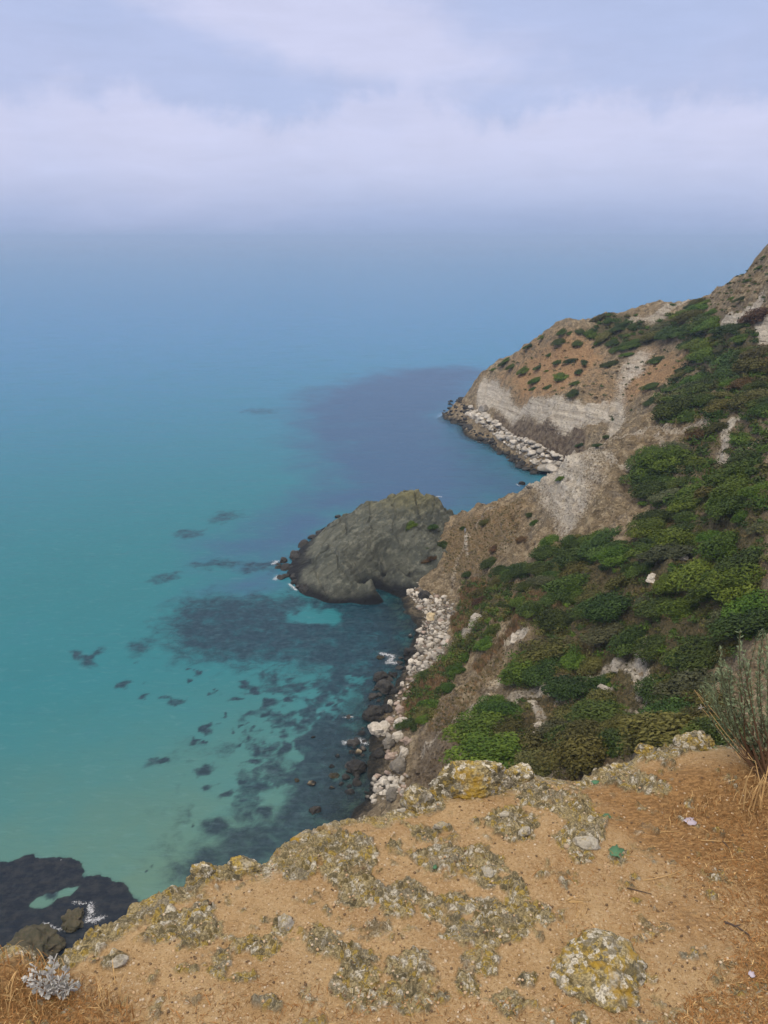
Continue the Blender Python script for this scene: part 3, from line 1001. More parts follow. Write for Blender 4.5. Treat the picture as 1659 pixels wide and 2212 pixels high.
BIG = [
    # u, v, half width in px, kind, label
    (823, 1466, 18, 'dark', 'black rounded boulder at the top of the dark boulder cluster by the shore'),
    (847, 1459, 11, 'dark', 'small black boulder wedged on the landward side of the topmost black boulder'),
    (834, 1490, 25, 'dark', 'widest black boulder in the cluster below the reddish grass slope'),
    (806, 1505, 13, 'dark', 'black boulder jutting into the water beside the widest black boulder'),
    (851, 1497, 12, 'dark', 'black boulder on the landward end of the dark cluster'),
    (809, 1549, 26, 'dark', 'large black dome shaped boulder standing in water above the pale split boulder'),
    (838, 1535, 15, 'dark', 'dark boulder half hidden behind the black dome shaped boulder'),
    (842, 1524, 10, 'pale', 'pale boulder sitting on the dark rocks above the black dome'),
    (819, 1585, 27, 'pale', 'largest pale boulder, grey footed, lying at the water edge'),
    (866, 1568, 18, 'pale', 'big pale block against the foot of the slope, behind the largest pale boulder'),
    (843, 1560, 10, 'pink', 'small pinkish block between the black dome and the largest pale boulder'),
    (864, 1536, 11, 'pink', 'narrow pinkish slab standing at the foot of the reddish grass'),
    (858, 1598, 15, 'pale', 'pale wedge shaped block just right of the largest pale boulder'),
    (879, 1605, 13, 'pink', 'upright reddish block leaning on the foot of the dark slope'),
    (840, 1612, 17, 'grey', 'grey boulder below the largest pale boulder'),
    (821, 1632, 14, 'dark', 'dark wet boulder under the grey boulder'),
    (844, 1638, 13, 'pink', 'pinkish grey boulder right of the dark wet boulder'),
    (872, 1634, 15, 'pale', 'broken pale rubble block at the foot of the slope'),
    (773, 1628, 9, 'tan', 'small tan triangular rock in the surf left of the shore'),
    (770, 1663, 26, 'dark', 'large black boulder alone in the shallows below the tan triangular rock'),
    (863, 1662, 20, 'grey', 'dark grey boulder at the foot of the cliff above the pale rubble'),
    (850, 1722, 17, 'grey', 'grey brown boulder just beyond the clifftop edge'),
    (682, 1753, 14, 'dark', 'black boulder in the water just beyond the clifftop edge'),
    (760, 1609, 14, 'dark', 'flat dark slab awash in the surf'),
    (721, 1677, 11, 'reef', 'brown weedy rock in the shallows left of the large lone black boulder'),
    (717, 1656, 6, 'tan', 'tiny brown rock awash above the brown weedy rock'),
    (728, 1634, 6, 'tan', 'tiny ochre rock awash left of the tan triangular rock'),
    (716, 1702, 6, 'tan', 'tiny tan rock awash below the brown weedy rock'),
    (752, 1549, 8, 'dark', 'small dark rock breaking the water with a fleck of foam'),
    (641, 1687, 7, 'reef', 'left one of two small brown rocks on the dark weed bed'),
    (674, 1693, 9, 'tan', 'right one of two small brown rocks on the dark weed bed'),
    (676, 1592, 5, 'tan', 'tiny orange rock on a dark weed patch off the boulders'),
    (888, 1415, 18, 'dark', 'dark boulder at the waterline beside the white stone beach'),
    (914, 1412, 13, 'grey', 'grey boulder on the lower white stone beach'),
    (930, 1336, 12, 'tan', 'big yellowish boulder in the middle of the white stone beach'),
    (886, 1376, 6, 'pale', 'oval cream stone alone in the water off the beach'),
    (820, 1421, 9, 'reef', 'weedy rock awash in foam off the lower beach'),
    (918, 1292, 17, 'dark', 'dark rock at the back of the cove beach under the olive slope'),
    (155, 1990, 27, 'reef', 'brown weedy rock rising from the dark reef beside white surf'),
    (60, 2062, 62, 'reef', 'broad olive brown rock at the foot of the cliff beyond the silver plant'),
    (690, 1170, 18, 'dark', 'black ledge on the seaward flank of the big dark rock'),
    (640, 1205, 20, 'dark', 'black outer ledge at the upper tip of the big dark rock'),
    (612, 1214, 12, 'dark', 'black rock at the outermost upper tip, edged with foam'),
    (640, 1250, 16, 'dark', 'black rock at the lower tip of the big dark rock'),
    (615, 1246, 10, 'dark', 'low black rock awash off the lower tip of the big dark rock'),
    (662, 1278, 18, 'dark', 'black wet foot of the big dark rock at its lower left'),
    (936, 1076, 10, 'dark', 'small black rock behind the top of the big dark rock'),
    (1128, 1047, 9, 'dark', 'dark rock in the far cove beside the spur'),
    (1143, 1056, 8, 'grey', 'grey rock in the far cove hugging the spur'),
]
MATS = {'dark': M_DARK, 'pale': M_PALE, 'pink': M_PINK, 'tan': M_TAN, 'grey': M_GREY, 'reef': M_REEF}
for i, (u, v, hw, k, lab) in enumerate(BIG):
    hz = {'dark': 0.72, 'reef': 0.6}.get(k, 0.78)
    if hw == 62:
        hz = 0.5
    place_rock('boulder', block(k, MATS[k], i % 5), u, v, hw, lab, 'boulder', hz=hz, ratio=random.uniform(0.75, 1.05), sink=0.1 if k in ('dark', 'reef') else 0.3)

# ------------------------------------------------------------------ beaches of stones
def sample_poly(poly, n, r):
    xs = [q[0] for q in poly]
    ys = [q[1] for q in poly]
    got = []
    while len(got) < n:
        u = r.uniform(min(xs), max(xs), 400)
        v = r.uniform(min(ys), max(ys), 400)
        ok = in_poly(u, v, poly)
        got += list(zip(u[ok], v[ok]))
    return np.array(got[:n])


def spread(poly, n, sep, r, tries=12):
    """Ground points under the polygon, at least sep metres apart."""
    cand = sample_poly(poly, n * tries, r)
    pts = cast(cand[:, 0], cand[:, 1])
    out = []
    for q in pts:
        if np.isnan(q[0]):
            continue
        if not out or np.min(np.hypot(np.array(out)[:, 0] - q[0], np.array(out)[:, 1] - q[1])) > sep:
            out.append(q)
            if len(out) >= n:
                break
    return np.array(out)


stone_me = [rock_mesh('pale_stone', 300 + k, 3, M_PALE, 0.3, 0.05, 5) for k in range(5)]
pink_me = [rock_mesh('pink_stone', 320 + k, 3, M_PINK, 0.3, 0.05, 5) for k in range(2)]
dark_me = [rock_mesh('dark_stone', 340 + k, 3, M_DARK, 0.35, 0.10, 6) for k in range(4)]
grey_me = [rock_mesh('grey_stone', 360 + k, 3, M_GREY, 0.3, 0.08, 5) for k in range(2)]


def stones(name, pts, meshes, smin, smax, label, cat, group, r, hz=0.7, up=0.2):
    for q in pts:
        s = smin + (smax - smin) * r.random() ** 1.8
        o = link(name, meshes[r.integers(len(meshes))], (q[0], q[1], max(q[2], 0.0) + s * up), (r.uniform(-.3, .3), r.uniform(-.3, .3), r.uniform(0, 6.28)), (s, s * r.uniform(.65, 1), s * hz * r.uniform(.7, 1.1)))
        tag(o, label, cat, group)


def heap(name, pts, meshes, smin, smax, kind='stuff'):
    """Uncountable small stones, all in one mesh."""
    V, F, n0, MI = [], [], 0, []
    r = np.random.default_rng(len(pts))
    mats = [m.materials[0] for m in meshes]
    uniq = list(dict.fromkeys(mats))
    geo_ = []
    for m in meshes:
        vv = np.empty(len(m.vertices) * 3, np.float32)
        m.vertices.foreach_get('co', vv)
        ff = np.empty(len(m.polygons) * 3, np.int32)
        m.loops.foreach_get('vertex_index', ff)
        geo_.append((vv.reshape(-1, 3), ff.reshape(-1, 3), uniq.index(m.materials[0])))
    for q in pts:
        vv, ff, mi = geo_[r.integers(len(geo_))]
        s = smin + (smax - smin) * r.random() ** 1.5
        a = r.uniform(0, 6.28)
        rot = np.array([[math.cos(a), -math.sin(a), 0], [math.sin(a), math.cos(a), 0], [0, 0, 1]])
        V.append((vv * (s, s * r.uniform(.7, 1), s * r.uniform(.5, .8))) @ rot.T + (q[0], q[1], q[2] + s * .1))
        F.append(ff + n0)
        MI.append(np.full(len(ff), mi))
        n0 += len(vv)
    return link(name, mesh_data(name, np.concatenate(V), np.concatenate(F), uniq, True, mat_idx=np.concatenate(MI)))


r1 = np.random.default_rng(21)
BEACH = [(846, 1250), (900, 1238), (918, 1240), (902, 1258), (912, 1276), (950, 1288), (978, 1303), (982, 1330), (968, 1350), (968, 1395), (948, 1435), (915, 1455), (885, 1462), (878, 1440), (893, 1398), (905, 1366), (918, 1330), (893, 1296), (862, 1272)]
stones('beach_stone', spread(BEACH, 250, 0.55, r1), stone_me, 0.20, 0.95, 'rounded pale stone among many on the narrow white beach of the cove', 'stone', 'pale stones on the cove beach', r1)
stones('beach_stone', spread(BEACH, 34, 1.2, r1), pink_me + grey_me, 0.35, 0.85, 'dull pinkish or grey stone lying among the pale stones on the cove beach', 'stone', 'dull stones on the cove beach', r1)
hp = heap('pebbles', spread(BEACH, 1500, 0.22, r1, 5), [rock_mesh('pebble', 380 + k, 1, m, 0.2, 0.02, 3) for k, m in enumerate((M_PALE, M_PALE, M_PINK, M_GREY))], 0.12, 0.32)
tag(hp, kind='stuff')
LOWER = [(870, 1470), (900, 1462), (890, 1490), (872, 1530), (868, 1590), (872, 1640), (885, 1690), (880, 1725), (800, 1735), (790, 1715), (815, 1680), (850, 1665), (830, 1610), (850, 1560), (855, 1510)]
stones('shore_stone', spread(LOWER, 75, 0.8, r1), stone_me + pink_me, 0.28, 0.75, 'pale stone in the rubble between the big boulders and the foot of the slope', 'stone', 'pale rubble along the near shore', r1)
RUB = [(800, 1690), (850, 1672), (880, 1690), (872, 1712), (815, 1720)]
stones('shore_stone', spread(RUB, 45, 0.5, r1), stone_me, 0.3, 0.7, 'pale broken stone in the heap just beyond the clifftop edge', 'stone', 'pale stone heap below the clifftop', r1)
NEARDARK = [(880, 1405), (900, 1395), (905, 1430), (885, 1455), (850, 1470), (815, 1520), (800, 1570), (790, 1620), (780, 1680), (760, 1720), (735, 1700), (750, 1640), (790, 1560), (800, 1500), (850, 1440)]
stones('shore_rock', spread(NEARDARK, 48, 1.3, r1), dark_me + grey_me, 0.3, 0.95, 'small dark wet rock at the waterline below the slope', 'rock', 'dark wet rocks along the near shore', r1, 0.6, 0.0)
FARW = [(1018, 880), (1038, 892), (1060, 905), (1085, 925), (1115, 945), (1130, 950), (1185, 972), (1215, 988), (1212, 1003), (1185, 1022), (1165, 1010), (1130, 985), (1095, 965), (1060, 935), (1020, 905), (1005, 892)]
r2 = np.random.default_rng(5)
stones('far_stone', spread(FARW, 150, 1.0, r2), stone_me, 0.5, 1.9, 'white boulder in the rock fall at the foot of the far headland cliff', 'boulder', 'white boulders under the headland', r2)
hpf = heap('far_rubble', np.concatenate([spread(FARW, 420, .6, r2, 5)]), [rock_mesh('rubble', 390 + k, 1, m, .3, .05, 4) for k, m in enumerate((M_PALE, M_PALE, M_DARK))], .25, .7)
tag(hpf, kind='stuff')
tag(link('far_stone', stone_me[2], tuple(cast(1186, 1016)[0] + (0, 0, .6)), (0, 0, .4), (4.6, 2.6, 1.9)), 'longest white slab at the near end of the headland rock fall', 'boulder')
tag(link('far_stone', stone_me[1], tuple(cast(1044, 888)[0] + (0, 0, .8)), (0, 0, 1.), (2.6, 2.4, 2.0)), 'single large white block at the upper end of the headland rock fall', 'boulder')
FARD = [(955, 903), (965, 868), (1000, 862), (1015, 885), (1005, 905), (1030, 935), (1060, 945), (1100, 972), (1130, 995), (1165, 1018), (1150, 1028), (1110, 1005), (1070, 975), (1030, 955), (1010, 930), (985, 918)]
stones('far_rock', spread(FARD, 90, 1.6, r2), dark_me, 0.6, 1.9, 'black wet rock along the waterline of the far headland', 'rock', 'black rocks along the headland shore', r2, 0.6, 0.1)
tipp = [(597, 1215), (625, 1205), (660, 1172), (700, 1142), (735, 1112), (720, 1150), (680, 1190), (640, 1225), (650, 1262), (690, 1296), (660, 1288), (630, 1262), (600, 1248)]
stones('tip_rock', spread(tipp, 26, 1.5, r2), dark_me, 0.7, 2.2, 'black wet rock along the seaward foot of the big dark rock', 'rock', 'black rocks at the tip of the dark rock', r2, 0.6, 0.0)

# ------------------------------------------------------------------ shrubs
def leaf_material(name, dark, light, dry=None):
    m, t, p, _ = material(name)
    oi = t.node('ShaderNodeObjectInfo')
    tone = t.attr('tone', 'Fac')
    c = t.mix(tone, dark, light)
    if dry:
        c = t.mix(t.smooth(t.math('ADD', t.math('MULTIPLY', tone, 0.4), oi.outputs['Random']), 0.75, 1.2), c, dry)
    hs = t.node('ShaderNodeHueSaturation')
    t.put(hs.inputs['Hue'], t.math('ADD', 0.475, t.math('MULTIPLY', oi.outputs['Random'], 0.05)))
    t.put(hs.inputs['Value'], t.math('ADD', 0.68, t.math('MULTIPLY', t.math('FRACT', t.math('MULTIPLY', oi.outputs['Random'], 7.3)), 0.6)))
    t.put(hs.inputs['Color'], c)
    t.put(p.inputs['Base Color'], hs.outputs[0])
    p.inputs['Roughness'].default_value = 0.7
    p.inputs['Specular IOR Level'].default_value = 0.2
    return m


M_LEAF = {
    'dark': leaf_material('dark_green_leaves', (0.017, 0.034, 0.005), (0.066, 0.098, 0.015)),
    'bright': leaf_material('bright_green_leaves', (0.030, 0.062, 0.005), (0.096, 0.142, 0.014)),
    'olive': leaf_material('olive_leaves', (0.032, 0.034, 0.006), (0.120, 0.116, 0.026), (0.105, 0.092, 0.030)),
    'rust': leaf_material('rusty_leaves', (0.040, 0.024, 0.009), (0.125, 0.072, 0.027)),
    'grey': leaf_material('grey_green_leaves', (0.040, 0.046, 0.020), (0.105, 0.110, 0.048)),
}
M_STEM = rock_material('woody_stems', ((0.06, 0.042, 0.028), (0.09, 0.065, 0.045), (0.05, 0.036, 0.025)), 3.0)


def shrub_mesh(name, seed, mat, n_lobes=13, n_leaf=5200, leaf=0.046):
    """Unit shrub (about 1 m radius): leaf faces over the skin of many lobes, with stems inside."""
    r = np.random.default_rng(seed)
    lob = []
    for k in range(n_lobes):
        a = r.uniform(0, 6.283)
        d = math.sqrt(r.random()) * 0.68
        lob.append((d * math.cos(a), d * math.sin(a), r.uniform(0.10, 0.62) * (1.05 - d * 0.65), r.uniform(0.24, 0.44)))
    lob.append((0, 0, 0.45, 0.5))
    lob = np.array(lob)
    tone_l = r.uniform(0.1, 0.9, len(lob))
    wt = lob[:, 3] ** 2
    li = r.choice(len(lob), n_leaf, p=wt / wt.sum())
    n = r.normal(size=(n_leaf, 3))
    n[:, 2] = np.abs(n[:, 2]) * 1.0 - 0.25
    n /= np.linalg.norm(n, axis=1, keepdims=True)
    c = lob[li, :3] + n * (lob[li, 3] * r.uniform(0.72, 1.10, n_leaf) ** 1.0)[:, None]
    c += r.normal(size=c.shape) * 0.025
    c[:, 2] = np.maximum(c[:, 2], -0.12)
    nn = n + r.normal(size=n.shape) * 0.55
    nn /= np.linalg.norm(nn, axis=1, keepdims=True)
    tg = np.cross(nn, r.normal(size=n.shape))
    tg /= np.linalg.norm(tg, axis=1, keepdims=True)
    bt = np.cross(nn, tg)
    s = leaf * r.uniform(0.55, 1.35, n_leaf)[:, None]
    k4 = [c - tg * s, c + bt * s * .55, c + tg * s * 1.1, c - bt * s * .55]
    V = np.stack(k4, 1).reshape(-1, 3)
    F = np.arange(len(V)).reshape(-1, 4)
    tone = np.repeat(np.clip(tone_l[li] * .75 + r.uniform(-.15, .35, n_leaf), 0, 1), 4)
    # stems
    sv_, sf_ = [], []
    n0 = len(V)
    for k in range(7):
        e = lob[k, :3]
        b = np.array([r.uniform(-.08, .08), r.uniform(-.08, .08), -0.35])
        side = np.cross(e - b, (0.3, 0.2, 1.0))
        side = side / np.linalg.norm(side)
        s2 = np.cross(e - b, side)
        s2 = s2 / np.linalg.norm(s2)
        i = n0 + len(sv_)
        for q, w_ in ((b, 0.035), (e, 0.012)):
            for a in (0, 2.09, 4.19):
                sv_.append(q + (side * math.cos(a) + s2 * math.sin(a)) * w_)
        for a in range(3):
            sf_.append((i + a, i + (a + 1) % 3, i + 3 + (a + 1) % 3, i + 3 + a))
    V = np.concatenate([V, np.array(sv_)])
    MI = np.concatenate([np.zeros(len(F)), np.ones(len(sf_))])
    F = np.concatenate([F, np.array(sf_)])
    tone = np.concatenate([tone, np.full(len(sv_), .5)])
    return mesh_data(name, V, F, [mat, M_STEM], False, {'tone': tone}, mat_idx=MI)


SHRUB = {k: [shrub_mesh('%s_shrub' % k, 400 + 13 * i + 7 * j, m) for j in range(4)] for i, (k, m) in enumerate(M_LEAF.items())}


def place_shrub(q, radius, kind, label, group, r, hz=0.85, stretch=1.0, name='shrub'):
    n = surf_normal(q[0], q[1], 2.0)
    n = (n * 0.45 + Vector((0, 0, 1)) * 0.55).normalized()
    down = Vector((n.x, n.y, 0))
    yaw = math.atan2(down.y, down.x) if down.length > .02 else r.uniform(0, 6.28)
    rot = n.to_track_quat('Z', 'Y').to_matrix() @ Matrix.Rotation(r.uniform(-.5, .5) + (0 if stretch > 1.1 else r.uniform(0, 6.28)), 3, 'Z')
    o = link(name, SHRUB[kind][r.integers(4)], (q[0], q[1], q[2] - 0.05 * radius), rot.to_euler(), (radius, radius * stretch, radius * hz))
    return tag(o, label, 'shrub', group)


r3 = np.random.default_rng(99)
HEAD = [(545, 505, 24), (465, 598, 26), (525, 615, 34), (590, 603, 24), (690, 490, 38), (770, 497, 30), (605, 467, 20), (700, 437, 26), (640, 545, 18), (740, 575, 34), (680, 585, 24), (575, 665, 34), (690, 650, 42), (640, 692, 22),
        (765, 675, 24), (750, 730, 38), (565, 705, 22), (625, 620, 12), (780, 625, 22), (925, 590, 38), (800, 580, 22), (860, 490, 22), (1000, 545, 24), (1145, 572, 40), (1110, 695, 34), (1115, 765, 36), (1265, 620, 40), (1220, 695, 30),
        (1265, 745, 34), (905, 930, 22), (860, 970, 22), (780, 970, 16), (690, 1130, 18), (430, 585, 26), (380, 610, 16), (445, 570, 20), (785, 437, 26), (740, 442, 18), (1490, 280, 16), (1535, 290, 24), (1560, 200, 16), (1620, 135, 16), (1480, 228, 10), (1595, 205, 10), (1400, 345, 30), (1370, 300, 26), (1300, 325, 34), (1215, 312, 16), (1640, 90, 10)]
for cx, cy, hw in HEAD:
    u, v = c2(cx, cy)
    q = cast(u, v + 4)[0]
    if np.isnan(q[0]):
        q = cast(u, v + 14)[0]
    if np.isnan(q[0]):
        continue
    rad = px_size(u, v, hw * .463, q) * 1.0
    place_shrub(q, rad, 'dark' if r3.random() < .55 else 'bright', 'lone low green shrub on the bare ochre slope of the far headland', 'scattered shrubs on the headland slope', r3, 0.55, r3.uniform(1.1, 1.9))
SINGLE = [(*c3(815, 338), 17, 'bright', 'bright green bush on the upper right of the big dark rock', .8), (*c3(503, 500), 9, 'dark', 'small dark green bush low on the face of the big dark rock', .8),
          (*c3(915, 345), 14, 'dark', 'dim green bush in the cleft between the dark rock and the slope', .7), (*c3(965, 432), 18, 'dark', 'dark green bush on the olive slope just right of the dark rock', .8),
          (*c3(1185, 500), 17, 'dark', 'green bush halfway up the olive spur', .7), (*c3(1080, 560), 15, 'dark', 'green bush at the foot of the olive spur above the white beach', .8),
          (*c3(1160, 310), 16, 'olive', 'dull bush near the crest of the olive spur', .6), (*c3(1390, 315), 12, 'bright', 'small green bush at the edge of the pale scree on the spur', .8),
          (*c3(1505, 115), 9, 'bright', 'tiny green bush on the bare upper edge of the spur', .8), (*c3(1555, 400), 22, 'dark', 'dark bush directly under the foot of the pale scree', .8),
          (*c3(905, 490), 22, 'rust', 'low brown bush in the gully beside the white beach', .5), (*c3(1053, 345), 8, 'dark', 'small dark bush beside the narrow path on the spur', .9),
          (*c3(880, 445), 9, 'dark', 'small green bush at the foot of the cleft beside the dark rock', .8), (*c4(545, 95), 10, 'dark', 'small dark bush on the spur above the pale scree edge', .8),
          (*c4(385, 245), 14, 'rust', 'brown low bush on the middle of the olive spur', .5), (*c4(510, 200), 16, 'rust', 'brown flat bush left of the pale scree', .4)]
for u, v, hw, k, lab, hz in SINGLE:
    q = cast(u, v + hw * .4)[0]
    if u < 975 and v < 1270:                              # stands on the dark rock
        dd = ray(u, v)
        for rg in np.arange(160, 225, .25):
            tt = rg / math.hypot(dd[0], dd[1])
            zz_ = CAM_H + dd[2] * tt
            if tr(np.array([dd[0] * tt]), np.array([dd[1] * tt]))[0] >= zz_:
                q = np.array([dd[0] * tt, dd[1] * tt, zz_])
                break
    place_shrub(q, px_size(u, v, hw, q), k, lab, None, r3, hz)
CHOICE = ['dark', 'dark', 'dark', 'olive', 'bright', 'olive', 'rust', 'grey']
LABS = {'dark': 'dark green', 'olive': 'olive brown', 'bright': 'bright green', 'rust': 'rusty brown', 'grey': 'dull grey green'}


pale_g = pale.reshape(TX.shape)


def pale_at(pts):
    fi = np.interp(np.hypot(pts[:, 0], pts[:, 1]), rads, np.arange(len(rads))).round().astype(int)
    fj = ((np.arctan2(pts[:, 0], pts[:, 1]) - AZ0) / (AZ1 - AZ0) * (len(azs) - 1)).round().astype(int)
    return pale_g[np.clip(fi, 0, len(rads) - 1), np.clip(fj, 0, len(azs) - 1)]


def scrub(poly, n, sep, smin, smax, where, r, weights, hz=0.8):
    pts = spread(poly, n * 2, sep, r, 8)
    pts = pts[pale_at(pts) < .25][:n]
    for q in pts:
        tone = fbm(np.array([[q[0] / 14, q[1] / 14, 3.3]]), 2, .5, 77)[0]
        if tone > .56:
            wts = np.array(weights) * (0.5, .8, 2.6, .6, .6)
        elif tone < .44:
            wts = np.array(weights) * (1.2, 2.0, .5, 1.3, 1.4)
        else:
            wts = np.array(weights)
        k = ['dark', 'olive', 'bright', 'rust', 'grey'][r.choice(5, p=wts / wts.sum())]
        s = smin + (smax - smin) * r.random() ** 1.4
        place_shrub(q, s, k, '%s shrub in %s' % (LABS[k], where[0]), '%s shrubs %s' % (LABS[k], where[1]), r, hz * r.uniform(.75, 1.05), r.uniform(1.12, 1.7))


scrub(SCRUB['lower'], 104, 3.1, 1.7, 4.3, ('the dense scrub on the lower hillside just beyond the clifftop', 'of the lower hillside scrub'), r3, (4, 1.8, 2.8, .08, .7))
scrub(SCRUB['upper'], 54, 4.0, 2.2, 5.0, ('the broken scrub on the upper hillside around the pale footpath', 'around the footpath'), r3, (3, 1.6, 3.0, .12, .5), .75)
scrub(SCRUB['crest'], 20, 5.0, 2.8, 5.4, ('the thicket along the crest of the far headland', 'on the headland crest'), r3, (4, 1, 1.5, .2, .3), .6)
scrub(SCRUB['right'], 22, 5.0, 3.2, 6.0, ('the thicket high on the far right slope', 'on the far right slope'), r3, (2.5, 1, 3, .4, .3), .65)
BELOW = [c3(*q) for q in ((1180, 480), (1290, 540), (1400, 500), (1480, 390), (1530, 500), (1400, 620), (1330, 640), (1250, 600), (1150, 700), (1060, 760), (1100, 690), (1200, 560))]
scrub(BELOW, 14, 3.2, 1.8, 3.2, ('the scrub edge below the bare olive spur', 'below the olive spur'), r3, (4, 1, 1.5, .4, .2), .8)
SHOREV = [c3(*q) for q in ((1010, 940), (1100, 860), (1220, 820), (1180, 880), (1060, 960), (960, 1120), (900, 1240), (840, 1250), (890, 1180), (960, 1080))]
scrub(SHOREV, 14, 2.6, 1.3, 2.4, ('the green strip along the grassy slope above the boulders', 'above the boulders'), r3, (3, .3, 3, .1, .1), .7)
SHORE2 = [c3(*q) for q in ((790, 1180), (830, 1080), (900, 1010), (950, 1100), (880, 1200), (830, 1280), (790, 1290))]
scrub(SHORE2, 7, 2.2, 1.0, 2.0, ('the reddish grass right above the boulder shore', 'in the reddish grass'), r3, (3, .6, 1.5, .3, .2), .7)


# uncounted undergrowth and grass between the shrubs
def scatter_leaf(name, pts, mats, smin, smax, faces_each, leaf, r, upright=0.0, hz=.7):
    V, F, T, MI = [], [], [], []
    n0 = 0
    for q in pts:
        s = r.uniform(smin, smax)
        n = faces_each
        a = r.normal(size=(n, 3))
        a[:, 2] = np.abs(a[:, 2])
        a /= np.linalg.norm(a, axis=1, keepdims=True)
        c = a * (r.uniform(.3, 1, n) * s)[:, None] * (1, 1, hz) + q
        nn = a + r.normal(size=a.shape) * .6
        tg = np.cross(nn, r.normal(size=a.shape))
        tg = tg / np.linalg.norm(tg, axis=1, keepdims=True)
        if upright:
            tg = tg * (1 - upright) + np.array([0, 0, upright])
            tg = tg / np.linalg.norm(tg, axis=1, keepdims=True)
        bt = np.cross(nn, tg)
        bt = bt / np.linalg.norm(bt, axis=1, keepdims=True)
        l = leaf * r.uniform(.6, 1.4, n)[:, None]
        wd = .18 if upright else .55
        V.append(np.stack([c - tg * l, c + bt * l * wd, c + tg * l, c - bt * l * wd], 1).reshape(-1, 3))
        T.append(np.repeat(r.uniform(0, .6) + r.uniform(0, .4, n), 4))
        MI.append(np.full(n, r.integers(len(mats))))
    V = np.concatenate(V)
    o = link(name, mesh_data(name, V, np.arange(len(V)).reshape(-1, 4), mats, False, {'tone': np.concatenate(T)}, mat_idx=np.concatenate(MI)))
    return tag(o, kind='stuff')


r4 = np.random.default_rng(123)
up = np.concatenate([spread(SCRUB['lower'], 430, 1.2, r4, 4), spread(SCRUB['upper'], 330, 1.4, r4, 4), spread(SHOREV, 100, .8, r4, 4), spread([c3(*q) for q in ((1060, 600), (1200, 560), (1300, 560), (1250, 760), (1100, 900), (900, 1100), (800, 1290), (790, 1100), (960, 960), (1010, 880), (1040, 700))], 170, .8, r4, 4)])
up = up[pale_at(up) < .3]
scatter_leaf('undergrowth', up, [M_LEAF['olive'], M_LEAF['dark'], M_LEAF['dark'], M_LEAF['bright'], M_LEAF['olive']], .6, 1.8, 110, .17, r4)
up2 = np.concatenate([spread(SCRUB['upper'], 260, 2.0, r4, 4), spread(SCRUB['right'], 150, 2.4, r4, 4), spread(SCRUB['crest'], 110, 2.4, r4, 4)])
up2 = up2[pale_at(up2) < .4]
HS = [[c2(*q) for q in ((420, 620), (560, 490), (700, 440), (830, 470), (930, 550), (1000, 560), (1130, 520), (1300, 500), (1250, 650), (1060, 790), (960, 870), (700, 740), (520, 750))], [c2(*q) for q in ((1350, 300), (1659, 80), (1659, 340), (1500, 390))]]
hp2 = np.concatenate([spread(q, 95, 2.0, r4, 4) for q in HS])
scatter_leaf('headland_scrub', hp2, [M_LEAF['olive'], M_LEAF['dark'], M_LEAF['rust'], M_LEAF['grey']], .35, 1.3, 60, .2, r4)
scatter_leaf('scrub', up2, [M_LEAF['olive'], M_LEAF['dark'], M_LEAF['dark'], M_LEAF['bright'], M_LEAF['bright']], 1.0, 2.8, 200, .26, r4)
M_REED = leaf_material('reddish_dry_grass', (0.190, 0.125, 0.058), (0.43, 0.295, 0.145))
M_STRAWG = leaf_material('olive_dry_grass', (0.140, 0.115, 0.048), (0.32, 0.25, 0.115))
REDS = [[c3(*q) for q in ((1040, 660), (1100, 580), (1170, 600), (1150, 690), (1060, 740))], [c3(*q) for q in ((1000, 760), (1060, 730), (1080, 800), (1010, 840))], [c3(*q) for q in ((780, 1290), (780, 1120), (850, 1040), (960, 960), (1010, 1000), (960, 1100), (880, 1180), (850, 1290))],
        [c3(*q) for q in ((1100, 1000), (1250, 850), (1300, 760), (1350, 720), (1330, 800), (1230, 900), (1130, 1020))], [c4(*q) for q in ((480, 480), (690, 440), (700, 520), (560, 600))]]
gp = np.concatenate([spread(q, 170, .45, r4, 5) for q in REDS])
scatter_leaf('dry_grass', gp, [M_REED, M_REED, M_STRAWG], .35, .75, 60, .30, r4, .75, 1.0)
GRASSY = [[c3(*q) for q in ((1000, 340), (1340, 210), (1300, 400), (1150, 560), (960, 560))], [c3(*q) for q in ((880, 1290), (950, 1160), (1130, 1030), (1250, 900), (1240, 1000), (1120, 1110), (1000, 1290))], [c4(*q) for q in ((600, 1000), (850, 940), (950, 1000), (800, 1180), (700, 1160))]]
GRASSY.append(SCRUB['lower'])
gp = np.concatenate([spread(q, 620, .45, r4, 4) for q in GRASSY])
scatter_leaf('hill_grass', gp, [M_STRAWG, M_REED, M_STRAWG, M_LEAF['olive']], .2, .6, 36, .16, r4, .6, .6)

# pale outcrops that show between the shrubs
OUT = [rock_mesh('outcrop', 700 + k, 5, (M_PALE, M_PINK)[k % 2], .45, .22, 9) for k in range(4)]
for cx, cy, hw, lab in ((1240, 300, 14, 'pale grey outcrop rounded above the dense scrub'), (1180, 215, 10, 'small pale outcrop left of and above the rounded outcrop in the scrub'), (1120, 400, 12, 'mauve grey outcrop among bushes below the rounded outcrop'),
                        (300, 600, 17, 'pinkish grey outcrop on the slope above the white beach'), (960, 810, 16, 'pale broken outcrop at the right end of the bare earth band'), (590, 1085, 11, 'white split rock standing in the shrubs under the earth band'),
                        (1000, 360, 9, 'small pinkish outcrop in the middle of the dense scrub'), (480, 680, 12, 'pale ledge stone at the edge of the grassy slope'), (1060, 745, 12, 'pale block at the head of the steep pale gully'), (900, 920, 13, 'pale knob of rock below the bare earth band'), (1110, 1010, 9, 'pale block at the foot of the steep pale gully')):
    u, v = c4(cx, cy)
    place_rock('outcrop', OUT[cx % 4], u, v, hw * 1.1, lab, 'outcrop', hz=.7, sink=.05)

